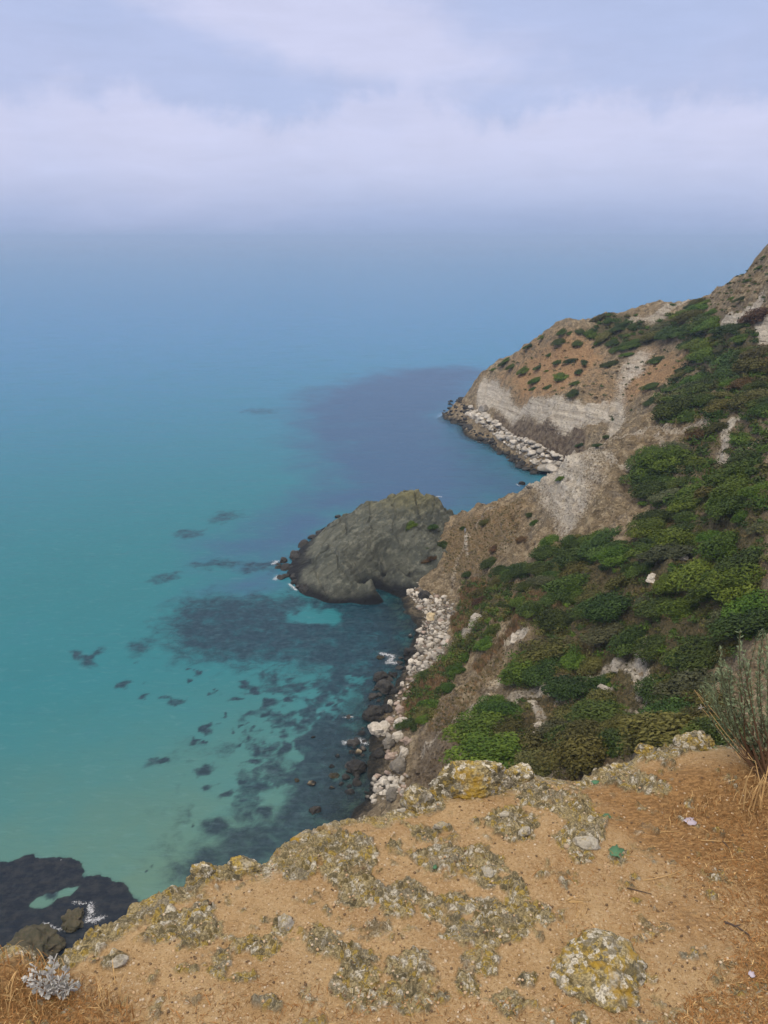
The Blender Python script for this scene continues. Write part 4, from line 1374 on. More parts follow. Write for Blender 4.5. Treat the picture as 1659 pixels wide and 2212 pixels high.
# ------------------------------------------------------------------ foam where the swell meets the rocks
mat_foam, t, p, out = material("surf_foam")
pos = t.node('ShaderNodeNewGeometry').outputs['Position']
f_n = t.noise(pos, 2.6, 6, 0.75, 1.0)
al = t.smooth(t.math('ADD', t.attr('soft', 'Fac'), t.math('MULTIPLY', t.math('SUBTRACT', f_n, 0.5), 2.6)), 0.55, 1.15)
t.put(p.inputs['Base Color'], (0.80, 0.82, 0.86))
p.inputs['Roughness'].default_value = 0.9
t.put(p.inputs['Alpha'], t.math('MULTIPLY', al, 0.5))
FOAM = [([(195, 1955), (197, 1975), (192, 1988)], .9), ([(192, 1988), (205, 1990), (222, 1982)], .8), ([(95, 1995), (125, 2008), (140, 2012)], .5), ([(597, 1213), (592, 1218)], 1.6), ([(600, 1245), (596, 1251)], 1.6), ([(625, 1262), (640, 1275)], 1.0),
        ([(160, 1950), (185, 1952)], .5), ([(825, 1412), (850, 1418), (838, 1432), (858, 1432)], 1.3), ([(744, 1550), (762, 1549)], .6), ([(745, 1605), (775, 1598), (790, 1605)], 1.2), 
        ([(935, 1073), (952, 1073)], 1.2), ([(1116, 1046), (1122, 1050)], .8), ([(132, 1857.5), (133.5, 1858)], .28)]
V, F, S = [], [], []
for line, wd in FOAM:
    pts = np.array([on_plane(u, v)[:2] for u, v in line])
    x0, x1 = pts[:, 0].min() - wd * 1.6, pts[:, 0].max() + wd * 1.6
    y0, y1 = pts[:, 1].min() - wd * 1.6, pts[:, 1].max() + wd * 1.6
    nx, ny = max(5, int((x1 - x0) / .25)), max(5, int((y1 - y0) / .25))
    gx, gy = np.meshgrid(np.linspace(x0, x1, nx), np.linspace(y0, y1, ny))
    d = seg_dist(gx.ravel(), gy.ravel(), [tuple(q) for q in pts])
    n0 = sum(len(a) for a in V)
    V.append(np.stack([gx.ravel(), gy.ravel(), np.full(gx.size, .035) + .04 * (1 - np.clip(d / wd, 0, 1))], -1))
    F.append(grid_faces(ny, nx) + n0)
    S.append(np.clip(1 - d / (wd * 1.3), 0, 1))
tag(link('foam', mesh_data('foam', np.concatenate(V), np.concatenate(F), [mat_foam], True, {'soft': np.concatenate(S)})), kind='stuff')

# ------------------------------------------------------------------ clifftop underfoot
GZ, GS = 78.40, -0.05


def ground0(x, y):
    return GZ + GS * (y - 1.2)


def on_ground(u, v, h=0.0):
    d = ray(u, v)
    # CAM_H + t dz = GZ + h + GS (t dy - 1.2)
    t_ = (GZ + h - GS * 1.2 - CAM_H) / (d[..., 2] - GS * d[..., 1])
    return np.array([0, 0, CAM_H]) + d * np.asarray(t_)[..., None]


EDGE_PX = [(-160, 2042), (0, 2040), (60, 2043), (112, 2044), (140, 2030), (150, 2012), (185, 2000), (220, 1985), (262, 1965), (300, 1945), (335, 1928), (398, 1908), (415, 1884), (432, 1868), (458, 1868), (480, 1852), (510, 1843), (535, 1845), (562, 1850), (590, 1832), (612, 1818), (640, 1800),
           (670, 1785), (700, 1775), (735, 1760), (770, 1752), (800, 1745), (830, 1738), (858, 1734), (880, 1730), (900, 1718), (925, 1712), (945, 1698), (980, 1692), (1040, 1690), (1090, 1682), (1100, 1664), (1130, 1662), (1150, 1662), (1170, 1672), (1205, 1680), (1235, 1686), (1262, 1682), (1266, 1672),
           (1300, 1657), (1340, 1648), (1380, 1632), (1420, 1617), (1440, 1613), (1470, 1614), (1550, 1618), (1600, 1617), (1659, 1622), (1760, 1628), (1900, 1640)]
edge_w = [tuple(on_ground(u, v)[:2]) for u, v in EDGE_PX]
LED = [(-3.2, edge_w[0][1] - .1)] + edge_w + [(4.2, edge_w[-1][1]), (4.2, -2.5), (-3.2, -2.5)]


def axis(a, b, lo, hi, fine, coarse):
    left = np.arange(lo, a, coarse)
    right = np.arange(b + coarse, hi + coarse, coarse)
    return np.concatenate([left, np.arange(a, b, fine), right])


ax_ = axis(-1.20, 1.50, -3.2, 4.2, 0.0042, 0.06)
ay_ = axis(0.95, 2.62, -2.4, 3.6, 0.0042, 0.06)
GX, GY = np.meshgrid(ax_, ay_)
gx, gy = GX.ravel(), GY.ravel()
ROCKS = []
for f, lst in ((c7, ((1000, 520, 90, 60), (870, 560, 60, 60), (760, 640, 110, 60), (640, 720, 130, 60), (470, 790, 120, 60), (360, 850, 110, 45), (300, 900, 60, 45), (800, 780, 180, 90), (880, 690, 60, 60), (1290, 500, 110, 90), (1240, 420, 80, 50), (1400, 400, 110, 60), (1500, 480, 150, 110), (1560, 620, 110, 70), (1230, 770, 50, 50),
                     (1130, 850, 110, 55), (930, 930, 80, 60), (1390, 805, 80, 35), (1370, 860, 60, 35), (1560, 1000, 120, 110), (1500, 880, 80, 40), (1150, 1110, 70, 40), (500, 920, 60, 35), (1250, 350, 90, 50), (1400, 310, 130, 40), (1560, 280, 120, 30), (810, 960, 70, 25), (1060, 1000, 70, 25), (1590, 1110, 90, 50))),
               (c8, ((350, 130, 160, 70), (130, 200, 70, 50), (215, 245, 60, 40), (640, 200, 110, 60), (780, 250, 120, 70), (850, 340, 110, 90), (830, 410, 90, 50), (560, 330, 110, 70), (590, 390, 70, 40), (170, 370, 55, 50), (250, 350, 50, 20), (260, 470, 130, 60), (400, 500, 130, 80), (450, 570, 60, 50), (560, 610, 60, 60), (580, 700, 60, 110), (90, 620, 110, 60),
                     (60, 690, 90, 80), (300, 700, 160, 60), (450, 690, 90, 60), (400, 800, 160, 90), (560, 790, 70, 60), (420, 930, 120, 60), (350, 1010, 60, 70), (130, 960, 150, 110), (80, 1080, 170, 80), (250, 1080, 60, 40), (540, 1090, 70, 50), (690, 720, 30, 60), (860, 480, 60, 40), (1180, 40, 130, 60), (960, 90, 90, 40), (1060, 160, 130, 45), (1150, 195, 80, 30), (840, 1165, 40, 30), (40, 430, 40, 60), (620, 1000, 50, 40)))):
    for cx, cy, rx, ry in lst:
        u, v = f(cx, cy)
        ROCKS.append((u, v, rx * .5, ry * .5))
rockm = np.zeros(gx.shape)
for u, v, ru, rv_ in ROCKS:
    cpt = on_ground(u, v)
    a = abs(on_ground(u + ru, v)[0] - cpt[0])
    b = abs(on_ground(u, v - rv_)[1] - on_ground(u, v + rv_)[1]) / 2
    rr = np.sqrt(((gx - cpt[0]) / a) ** 2 + ((gy - cpt[1]) / b) ** 2)
    np.maximum(rockm, 1 - sstep(rr, 0.35, 1.35), out=rockm)
g3 = xy0(gx, gy)
wob = fbm(g3 * 14.0, 4, .55, 200)
frag = fbm(g3 * 34.0, 4, .6, 203)
rk_m = sstep(rockm + (wob - .5) * 1.5 + (frag - .5) * 1.3, 0.28, 0.48)
stray = sstep(fbm(g3 * 7.0, 3, .5, 206), .52, .62) * sstep(frag, .56, .66) * sstep(.9 - gx, 0, .3)
rk_m = np.maximum(rk_m, stray * .8)
sd = poly_sd(gx, gy, LED)
sdn = sd + (fbm(g3 * 9, 5, .6, 210) - .5) * 0.085 + (fbm(g3 * 40, 3, .6, 213) - .5) * .02
wx_ = gx + (fbm(g3 * 25, 2, .5, 220) - .5) * .03
wy_ = gy + (fbm(g3 * 25, 2, .5, 225) - .5) * .03
f1, f2, cid = worley(np.stack([wx_, wy_], -1) * 24.0, 230)
g1, g2, gid = worley(np.stack([wx_, wy_], -1) * 62.0, 240)
lump = (1 - np.clip(f1, 0, 1)) * (0.3 + .7 * cid)
small = (1 - np.clip(g1, 0, 1)) * (0.3 + .7 * gid)
crack = 1 - sstep(f2 - f1, 0.02, 0.16)
gz = ground0(gx, gy)
gz = gz + (fbm(g3 * 2.2, 3, .5, 250) - .5) * .045 + (fbm(g3 * 8, 3, .5, 255) - .5) * .014
sand_m = fbm(g3 * 60, 3, .6, 260)
gz = gz + (1 - rk_m) * ((sand_m - .5) * .007 + (fbm(g3 * 22, 2, .5, 262) - .5) * .008)
gz = gz + rk_m * (-.001 + lump * .011 + (small - .25) * .020 - crack * .005 + (fbm(g3 * 90, 3, .6, 270) - .5) * .013 + (fbm(g3 * 11, 3, .5, 271) - .45) * .020)
# mound under the bush on the right
bm_ = on_ground(1655, 1690)
gz = gz + .06 * np.exp(-(((gx - bm_[0]) / .35) ** 2 + ((gy - bm_[1]) / .22) ** 2))
# lip and face of the cliff
lip = sstep(sdn, 0.10, 0.0)
gz = gz - .015 * lip
outd = np.maximum(-sdn, 0)
gz = gz - np.minimum(outd * 5.0, .9 + outd * 2.2) - np.where(outd > 0, (fbm(g3 * 6, 3, .5, 280)) * .1 * sstep(outd, 0, .1), 0)
edge_rock = sstep(sdn + (wob - .5) * .10 + (frag - .5) * .06, 0.075, 0.02)
rk_all = np.maximum(rk_m, edge_rock)
litter = np.maximum(sstep(gx + .55 * (gy - 1.7) + (fbm(g3 * 4, 3, .5, 290) - .5) * .9, .30, 1.15) * sstep(gy, 2.33, 2.0), sstep(-gx - 1.1 * (gy - 1.3), .52, .75) * (gy < 1.75))
litter = np.clip(litter, 0, 1)
lf = grid_faces(len(ay_), len(ax_))
kp = (sd[lf].max(1) > -.8)
lv, lfc, l_rk, l_li, l_cid, l_gid = drop_faces(np.stack([gx, gy, gz], -1), lf, kp, rk_all, litter, cid, gid)

def lichen_nodes(t, vec, k=1.0, cells=None):
    """Crusts of grey, white, ochre and dark lichen on limestone."""
    wv = t.vmath('ADD', vec, t.vmath('SCALE', t.noise(vec, 30 * k, 4, 0.6, out=1), scale=.035 / k))
    va = t.voronoi(wv, 26 * k, out='Color')
    vb = t.voronoi(wv, 70 * k, out='Color')
    a0, a1, a2 = t.sep(va)
    b0, b1, b2 = t.sep(vb)
    if cells:
        a0 = t.math('FRACT', t.math('MULTIPLY', cells[0], 7.31))
        a1 = t.math('FRACT', t.math('MULTIPLY', cells[0], 13.7))
        b0 = t.math('FRACT', t.math('MULTIPLY', cells[1], 5.9))
        b1 = t.math('FRACT', t.math('MULTIPLY', cells[1], 17.3))
        b2 = t.math('FRACT', t.math('MULTIPLY', cells[1], 29.1))
    na = t.noise(vec, 9 * k, 5, 0.65)
    nb_ = t.noise(vec, 45 * k, 5, 0.7)
    nc = t.noise(vec, 160 * k, 4, 0.7)
    c = t.mix(nb_, (0.30, 0.238, 0.115), (0.53, 0.435, 0.235))
    c = t.mix(t.math('MULTIPLY', t.smooth(a0, 0.55, 0.75), .85), c, (0.27, 0.245, 0.19))             # grey crust
    c = t.mix(t.math('MULTIPLY', t.smooth(a1, 0.62, 0.80), .8), c, (0.120, 0.106, 0.066))             # dark olive crust
    c = t.mix(t.math('MULTIPLY', t.smooth(t.math('ADD', b0, t.math('MULTIPLY', t.math('SUBTRACT', na, .5), 1.4)), 0.58, 0.74), .88), c, (0.44, 0.315, 0.075))   # ochre
    c = t.mix(t.math('MULTIPLY', t.smooth(b1, 0.80, 0.90), .7), c, (0.100, 0.090, 0.062))
    c = t.mix(t.math('MULTIPLY', t.smooth(t.math('ADD', b2, t.math('MULTIPLY', t.math('SUBTRACT', nb_, .5), 0.6)), 0.75, 0.82), .95), c, (0.66, 0.61, 0.50))   # white
    c = t.mix(t.math('MULTIPLY', t.smooth(nc, 0.58, 0.42), .62), c, (0.085, 0.070, 0.040))
    h = t.math('ADD', t.math('MULTIPLY', nb_, .6), t.math('MULTIPLY', nc, .4))
    return c, h


mat_led, t, p, _ = material("clifftop_earth")
pos = t.node('ShaderNodeNewGeometry').outputs['Position']
lc, lh = lichen_nodes(t, pos, 1.0, (t.attr('nodule', 'Fac'), t.attr('knob', 'Fac')))
s1 = t.noise(pos, 5, 5, 0.6)
s2 = t.noise(pos, 70, 5, 0.7)
s3 = t.noise(pos, 260, 3, 0.7)
sand = t.mix(t.smooth(s1, 0.35, 0.68), (0.375, 0.240, 0.115), (0.465, 0.320, 0.165))
s4 = t.noise(pos, 130, 4, 0.8)
sand = t.mix(t.smooth(s2, 0.5, 0.68), sand, (0.47, 0.335, 0.19))
sand = t.mix(t.math('MULTIPLY', t.smooth(s2, 0.45, 0.34), .6), sand, (0.25, 0.158, 0.080))
sand = t.mix(t.math('MULTIPLY', t.smooth(s4, 0.44, 0.36), .75), sand, (0.175, 0.105, 0.052))
sand = t.mix(t.smooth(s4, 0.56, 0.64), sand, (0.56, 0.42, 0.265))
sand = t.mix(t.math('MULTIPLY', t.smooth(s3, 0.42, 0.30), .7), sand, (0.175, 0.105, 0.052))
sand = t.mix(t.smooth(s3, 0.62, 0.74), sand, (0.55, 0.41, 0.26))
lit = t.smooth(t.math('ADD', t.attr('litter', 'Fac'), t.math('MULTIPLY', t.math('SUBTRACT', s1, 0.5), 1.4)), 0.25, 0.85)
litc = t.mix(t.smooth(t.noise(t.mapping(pos, (1, 2.2, 1), rot=(0, 0, .6)), 55, 5, .75), 0.4, 0.62), (0.150, 0.072, 0.026), (0.380, 0.215, 0.085))
sand = t.mix(t.math('MULTIPLY', lit, .8), sand, litc)
rm = t.attr('rock', 'Fac')
c = t.mix(rm, sand, lc)
# dust settles on the low parts of the crust
c = t.mix(t.math('MULTIPLY', t.smooth(t.noise(pos, 16, 4, .6), .56, .70), .5), c, sand)
t.put(p.inputs['Base Color'], c)
p.inputs['Roughness'].default_value = 0.97
p.inputs['Specular IOR Level'].default_value = 0.12
hh = t.math('ADD', t.math('MULTIPLY', s2, .5), t.math('MULTIPLY', s3, .35))
hh = t.math('ADD', hh, t.math('MULTIPLY', rm, lh))
t.link(t.bump(t.math('ADD', hh, t.math('MULTIPLY', s4, .5)), 0.9, 0.012), p.inputs['Normal'])
led = link('clifftop_ground', mesh_data('clifftop_ground', lv, lfc, [mat_led], True, {'rock': l_rk, 'litter': l_li, 'nodule': l_cid, 'knob': l_gid}))
tag(led, kind='structure')

from mathutils.kdtree import KDTree
_sel = np.flatnonzero((gx > -1.3) & (gx < 1.6) & (gy > .9) & (gy < 2.7))[::5]
_gxs, _gys, _gzs = gx[_sel], gy[_sel], gz[_sel]
_kd = KDTree(len(_sel))
for i in range(len(_sel)):
    _kd.insert((_gxs[i], _gys[i], 0), i)
_kd.balance()


def ledz(x, y):
    return _gzs[_kd.find((x, y, 0))[1]]


def led_pt(u, v):
    q = on_ground(u, v)
    for _ in range(3):
        q = on_ground(u, v, ledz(q[0], q[1]) - ground0(q[0], q[1]))
    return np.array([q[0], q[1], ledz(q[0], q[1])])


def led_size(u, v, px):
    return px * np.linalg.norm(on_ground(u, v) - (0, 0, CAM_H)) / FPX


# lichen rocks standing proud of the earth
def lichen_material(name, k=1.0, white=0.0, ochre=0.0):
    m, t, p, _ = material(name)
    pos = t.node('ShaderNodeNewGeometry').outputs['Position']
    c, h = lichen_nodes(t, pos, k)
    n = t.noise(pos, 18, 5, .65)
    if white:
        c = t.mix(t.math('MULTIPLY', t.smooth(n, .62 - white, .80 - white), .9), c, (0.50, 0.46, 0.385))
    if ochre:
        c = t.mix(t.math('MULTIPLY', t.smooth(t.noise(pos, 11, 4, .6), .64 - ochre, .76 - ochre), .85), c, (0.36, 0.225, 0.03))
    t.put(p.inputs['Base Color'], c)
    p.inputs['Roughness'].default_value = .95
    p.inputs['Specular IOR Level'].default_value = .15
    t.link(t.bump(h, 1.0, .014), p.inputs['Normal'])
    return m


M_LICH = lichen_material('lichen_crusted_stone', 1.15, .07, .08)
M_OCHRE = lichen_material('ochre_lichen_stone', 1.0, .06, .12)
M_LGREY = lichen_material('grey_lichen_stone', 1.0, .08, .02)
M_WHITE = lichen_material('bleached_stone', 1.6, .24)
M_CREAM = rock_material('cream_pebble', ((0.55, 0.42, 0.28), (0.60, 0.47, 0.33), (0.45, 0.33, 0.2)), 30.0)


def crag_mesh(name, seed, mat, facets=8, lump=.25, fine=.10, sub=5):
    v, f = ICO[sub]
    v = v.copy()
    r = np.random.default_rng(seed)
    for _ in range(facets):
        n = r.normal(size=3)
        n[2] = abs(n[2]) * .7
        n /= np.linalg.norm(n)
        d = r.uniform(.55, .85)
        v -= np.maximum(v @ n - d, 0)[:, None] * n * .9
    l = np.linalg.norm(v, axis=1, keepdims=True)
    q = v * 2.0 + seed
    amt = (fbm(q, 4, .55, seed) - .5) * 2 * lump + (fbm(q * 4, 4, .6, seed + 5, True) - .6) * 2 * fine
    v = v + v / np.maximum(l, .1) * amt[:, None]
    return mesh_data(name, v, f, [mat], True)


def ground_rock(u, v, hw, hz, ratio, mat, seed, label, name='lichen_rock', cat='rock', sink=.25, rz=0.0, facets=8, sub=5, lump=.25, fine=.1):
    q = on_ground(u, v)
    s = led_size(u, v, hw)
    zb = max(ledz(q[0], q[1]), ground0(q[0], q[1]) - .02)
    return tag(link(name, crag_mesh(name, seed, mat, facets, lump, fine, sub), (q[0], q[1], zb + s * hz * (.5 - sink * 2)), (0, 0, rz), (s, s * ratio, s * hz)), label, cat)


ST = np.array([on_ground(*c8(*q), .03)[:2] for q in ((712, 905), (738, 862), (830, 822), (980, 790), (1060, 803), (1110, 862), (1165, 945), (1105, 985), (1120, 1082), (1030, 1095), (930, 1095), (860, 1062), (790, 1002), (742, 958))])
stc = on_ground(*c8(930, 950))
sta = np.arctan2(ST[:, 1] - stc[1], ST[:, 0] - stc[0])
str_ = np.hypot(ST[:, 1] - stc[1], ST[:, 0] - stc[0])
o_ = np.argsort(sta)
sv0, sf0 = ICO[6]
th = np.arctan2(sv0[:, 1], sv0[:, 0])
rr_ = np.interp(th, sta[o_], str_[o_], period=2 * math.pi)
rho = np.hypot(sv0[:, 0], sv0[:, 1])
rad_ = rr_ * rho ** .85
hz_ = .060 * sv0[:, 2] * (1 + .35 * np.cos(th - 2.0) * rho)
q_ = np.stack([np.cos(th) * rad_, np.sin(th) * rad_, hz_], -1)
w1, w2, wid = worley(q_[:, :2] * 16 + q_[:, 2:3] * 9, 411)
v1, v2, vid = worley(q_[:, :2] * 48 + q_[:, 2:3] * 30, 421)
bmp_ = (wid - .5) * .013 + (.5 - w1) * .008 - (1 - sstep(w2 - w1, 0, .12)) * .004 + (vid - .5) * .008 + (fbm(q_ * 60, 3, .6, 431) - .5) * .010
q_ = q_ + sv0 * bmp_[:, None]
tag(link('lichen_rock', mesh_data('lichen_rock', q_, sf0, [M_LICH], True), (stc[0], stc[1], ledz(stc[0], stc[1]) - .004)), 'grey and white lichen covered stone half buried in the bare brown earth', 'rock')
ground_rock(1018, 1698, 92, .46, .50, M_OCHRE, 12, 'rim rock with bright orange lichen at the middle of the clifftop edge', sub=6, sink=.13)
ground_rock(905, 1724, 38, .9, .8, M_LGREY, 13, 'pale grey pointed rim rock left of the orange lichen rock', sink=.1)
ground_rock(1503, 1620, 42, .75, .6, M_LGREY, 14, 'rounded grey rim rock at the right end of the clifftop edge', sink=.15)
ground_rock(1395, 1632, 22, .6, .6, M_LGREY, 15, 'small rim rock just left of the rounded grey rim rock')
ground_rock(1330, 1652, 28, .5, .6, M_LGREY, 16, 'low flat rim rock above the notch in the clifftop edge')
ground_rock(1128, 1672, 34, .6, .6, M_LGREY, 17, 'low rim rock just right of the orange lichen rock')
ground_rock(440, 1884, 24, .9, .7, M_OCHRE, 18, 'small knob of rock sticking up on the left part of the rim')
ground_rock(520, 1860, 38, .6, .6, M_LGREY, 19, 'brown lichen rim rock right of the small knob')
ground_rock(660, 1800, 30, .55, .6, M_LICH, 20, 'whitish rim rock over the dark weed water')
ground_rock(848, 2140, 20, .6, .8, M_LICH, 24, 'small whitish stone low in the grey lichen crust')
ground_rock(1252, 2205, 18, .7, .8, M_LICH, 21, 'pale lichen stone below the large half buried stone')
ground_rock(953, 1789, 17, .5, .45, M_WHITE, 31, 'white flat stone in the earth behind the grey crust', 'white_stone', 'stone', .15, .1, 5, 4)
ground_rock(1268, 1830, 27, .45, .55, M_WHITE, 32, 'white flat stone beside the green leaf', 'white_stone', 'stone', .15, -.2, 5, 4)
ground_rock(617, 1996, 19, .75, .9, M_WHITE, 33, 'white wedge of stone left of the bare hollow', 'white_stone', 'stone', .1, .7, 6, 4)
ground_rock(1132, 1808, 16, .5, .6, M_WHITE, 34, 'small white stone in the crust between the two flat white stones', 'white_stone', 'stone', .15, .7, 5, 4)
ground_rock(256, 2084, 17, .5, .7, M_WHITE, 35, 'white lichen patched stone right of the silver plant', 'white_stone', 'stone', .15, .3, 5, 4)
ground_rock(1052, 1890, 14, .6, .9, M_WHITE, 36, 'small white stone in the middle of the crusted band', 'white_stone', 'stone', .15, .3, 5, 4)
ground_rock(1090, 1765, 12, .5, .7, M_WHITE, 37, 'tiny white stone near the rim under the orange lichen rock', 'white_stone', 'stone', .15, .3, 5, 4)
ground_rock(1223, 1840, 6, .8, .9, M_CREAM, 41, 'smooth cream pebble left of the green leaf', 'pebble', 'pebble', -.05, .3, 0, 3, .05, .0)
ground_rock(868, 1742, 9, .5, .6, M_WHITE, 42, 'sliver of white stone in the notch of the rim', 'white_stone', 'stone', .1, .5, 4, 3)


# ------------------------------------------------------------------ blades, stems and leaves near the feet
def plain_material(name, col, rough=.8, var=.35):
    m, t, p, _ = material(name)
    tone = t.attr('tone', 'Fac')
    hs = t.node('ShaderNodeHueSaturation')
    t.put(hs.inputs['Color'], col)
    t.put(hs.inputs['Value'], t.math('ADD', 1 - var, t.math('MULTIPLY', tone, 2 * var)))
    t.put(p.inputs['Base Color'], hs.outputs[0])
    p.inputs['Roughness'].default_value = rough
    p.inputs['Specular IOR Level'].default_value = .15
    return m


M_STRAW = plain_material('straw', (0.44, 0.29, 0.13))
M_BROWNG = plain_material('brown_litter', (0.235, 0.118, 0.042), var=.5)
M_TWIG = plain_material('dark_twig', (0.075, 0.055, 0.045))
M_SILVER = plain_material('silver_felt_leaf', (0.40, 0.39, 0.365), .95, .35)
M_SAGE = plain_material('sage_leaf', (0.180, 0.225, 0.130), .85, .45)
M_SAGESTEM = plain_material('sage_stem', (0.120, 0.070, 0.042), .9, .35)
M_GREENLEAF = plain_material('fallen_green_leaf', (0.075, 0.165, 0.090), .6, .2)
M_LILAC = plain_material('lilac_scrap', (0.43, 0.38, 0.44), .9, .15)


class Build:
    def __init__(s):
        s.v, s.f, s.t, s.m = [], [], [], []

    def tube(s, pts, r0, r1, tone=.5, mi=0, n=4):
        pts = np.asarray(pts, float)
        base = len(s.v)
        k = len(pts)
        for i, q in enumerate(pts):
            d = pts[min(i + 1, k - 1)] - pts[max(i - 1, 0)]
            d = d / (np.linalg.norm(d) + 1e-9)
            a = np.cross(d, (.31, .77, .55))
            a /= np.linalg.norm(a) + 1e-9
            b = np.cross(d, a)
            rr = r0 + (r1 - r0) * i / max(k - 1, 1)
            for j in range(n):
                an = 6.2832 * j / n
                s.v.append(q + (a * math.cos(an) + b * math.sin(an)) * rr)
                s.t.append(tone)
        for i in range(k - 1):
            for j in range(n):
                s.f.append((base + i * n + j, base + i * n + (j + 1) % n, base + (i + 1) * n + (j + 1) % n, base + (i + 1) * n + j))
                s.m.append(mi)

    def blade(s, pts, w0, tone=.5, mi=0, side=None):
        pts = np.asarray(pts, float)
        base = len(s.v)
        k = len(pts)
        d = pts[-1] - pts[0]
        sd_ = np.cross(d, (0, 0, 1.0)) if side is None else np.asarray(side, float)
        sd_ = sd_ / (np.linalg.norm(sd_) + 1e-9)
        for i, q in enumerate(pts):
            wv = w0 * (1 - (i / (k - 1)) ** 1.6) + w0 * .08
            s.v += [q - sd_ * wv, q + sd_ * wv]
            s.t += [tone, tone]
        for i in range(k - 1):
            s.f.append((base + 2 * i, base + 2 * i + 1, base + 2 * i + 3, base + 2 * i + 2))
            s.m.append(mi)

    def leaf(s, c, d, nrm, ln, wd, tone=.5, mi=0):
        d = np.asarray(d, float)
        d = d / np.linalg.norm(d)
        sd_ = np.cross(d, nrm)
        sd_ = sd_ / (np.linalg.norm(sd_) + 1e-9)
        base = len(s.v)
        up = np.cross(sd_, d)
        s.v += [c, c + d * ln * .5 - sd_ * wd + up * wd * .3, c + d * ln, c + d * ln * .5 + sd_ * wd + up * wd * .3]
        s.t += [tone] * 4
        s.f.append((base, base + 1, base + 2, base + 3))
        s.m.append(mi)

    def make(s, name, mats, origin=(0, 0, 0), parent=None, smooth=False):
        v = np.asarray(s.v) - np.asarray(origin)
        return link(name, mesh_data(name, v, s.f, mats, smooth, {'tone': s.t}, mat_idx=s.m), (0, 0, 0) if parent else origin, parent=parent)


def empty(name, loc):
    o = bpy.data.objects.new(name, None)
    COL.objects.link(o)
    o.location = loc
    o.empty_display_size = .1
    return o


r5 = np.random.default_rng(55)
# matted dry grass and litter
B = Build()
LIT = [([(1420, 1780), (1560, 1690), (1700, 1640), (1700, 2240), (1430, 2240), (1560, 2050), (1450, 1900)], 9000), ([(-40, 2050), (110, 2050), (230, 2130), (330, 2240), (-40, 2240)], 2600), ([(330, 2240), (260, 2140), (700, 2110), (1150, 2180), (1150, 2240)], 700), ([(1060, 1820), (1500, 1750), (1500, 2240), (1200, 2240), (1180, 1990)], 900)]
for poly, n in LIT:
    pts = sample_poly(poly, n, r5)
    ed = poly_sd(pts[:, 0], pts[:, 1], poly) / 110.0 + (fbm(np.stack([pts[:, 0] / 70, pts[:, 1] / 70, np.zeros(len(pts))], -1), 3, .5, 500) - .5) * 1.2
    for (u, v), e_ in zip(pts, ed):
        if v < 2150 and u < 1640 and r5.random() > e_ + .12:
            continue
        q = on_ground(u, v)
        if poly_sd(np.array([q[0]]), np.array([q[1]]), LED)[0] < .01:
            continue
        z = ledz(q[0], q[1])
        a = r5.uniform(0, 6.28)
        ln = r5.uniform(.005, .019) if r5.random() < .94 else r5.uniform(.02, .05)
        lift = r5.uniform(0, .35) ** 1.5
        d = np.array([math.cos(a), math.sin(a), lift])
        b0 = np.array([q[0], q[1], z + .001])
        B.blade([b0, b0 + d * ln * .5 + (0, 0, .002), b0 + d * ln], r5.uniform(.0004, .0012), r5.random(), 0 if r5.random() < .11 else 1)
tag(B.make('dry_litter', [M_STRAW, M_BROWNG]), kind='stuff')
# standing dry grass at the left edge and under the bush
B = Build()
for poly, n, hmin, hmax in (([(-40, 2048), (110, 2050), (170, 2140), (120, 2200), (-40, 2200)], 240, .015, .045), ([(1560, 1730), (1620, 1650), (1720, 1640), (1720, 1800), (1620, 1800)], 140, .02, .06), ([(1400, 1760), (1560, 1690), (1600, 1720), (1470, 1800)], 200, .008, .022), ([(180, 2160), (260, 2120), (300, 2200), (220, 2212)], 30, .02, .05)):
    for u, v in sample_poly(poly, n, r5):
        q = on_ground(u, v)
        if poly_sd(np.array([q[0]]), np.array([q[1]]), LED)[0] < .005:
            continue
        b0 = np.array([q[0], q[1], ledz(q[0], q[1])])
        h = r5.uniform(hmin, hmax)
        a = r5.uniform(0, 6.28)
        ln = np.array([math.cos(a), math.sin(a), 0]) * h * r5.uniform(.2, 1.0)
        B.blade([b0, b0 + ln * .3 + (0, 0, h * .6), b0 + ln * .7 + (0, 0, h * .9), b0 + ln + (0, 0, h * .95)], r5.uniform(.0006, .0014), r5.random(), 0 if r5.random() < .5 else 1)
tag(B.make('dry_turf', [M_STRAW, M_BROWNG]), kind='stuff')
# grit on the bare earth
gpts = []
for u, v in np.concatenate([sample_poly([(150, 2100), (560, 1860), (860, 1740), (1250, 1690), (1600, 1640), (1659, 1700), (1659, 2212), (100, 2212)], 2600, r5)]):
    q = on_ground(u, v)
    if poly_sd(np.array([q[0]]), np.array([q[1]]), LED)[0] > .01:
        gpts.append((q[0], q[1], ledz(q[0], q[1])))
M_GRITA = rock_material('tan_grit', ((0.36, 0.24, 0.13), (0.46, 0.32, 0.19), (0.25, 0.16, 0.09)), 60.)
M_GRITB = rock_material('pale_grit', ((0.44, 0.34, 0.23), (0.50, 0.41, 0.30), (0.36, 0.27, 0.18)), 60.)
M_GRITC = rock_material('dark_grit', ((0.11, 0.07, 0.04), (0.15, 0.10, 0.06), (0.09, 0.06, 0.04)), 60.)
tag(heap('grit', gpts, [rock_mesh('grit', 600 + k, 1, m, .2, .0, 3) for k, m in enumerate((M_GRITA, M_GRITA, M_GRITB, M_GRITC))], .0014, .0052), kind='stuff')

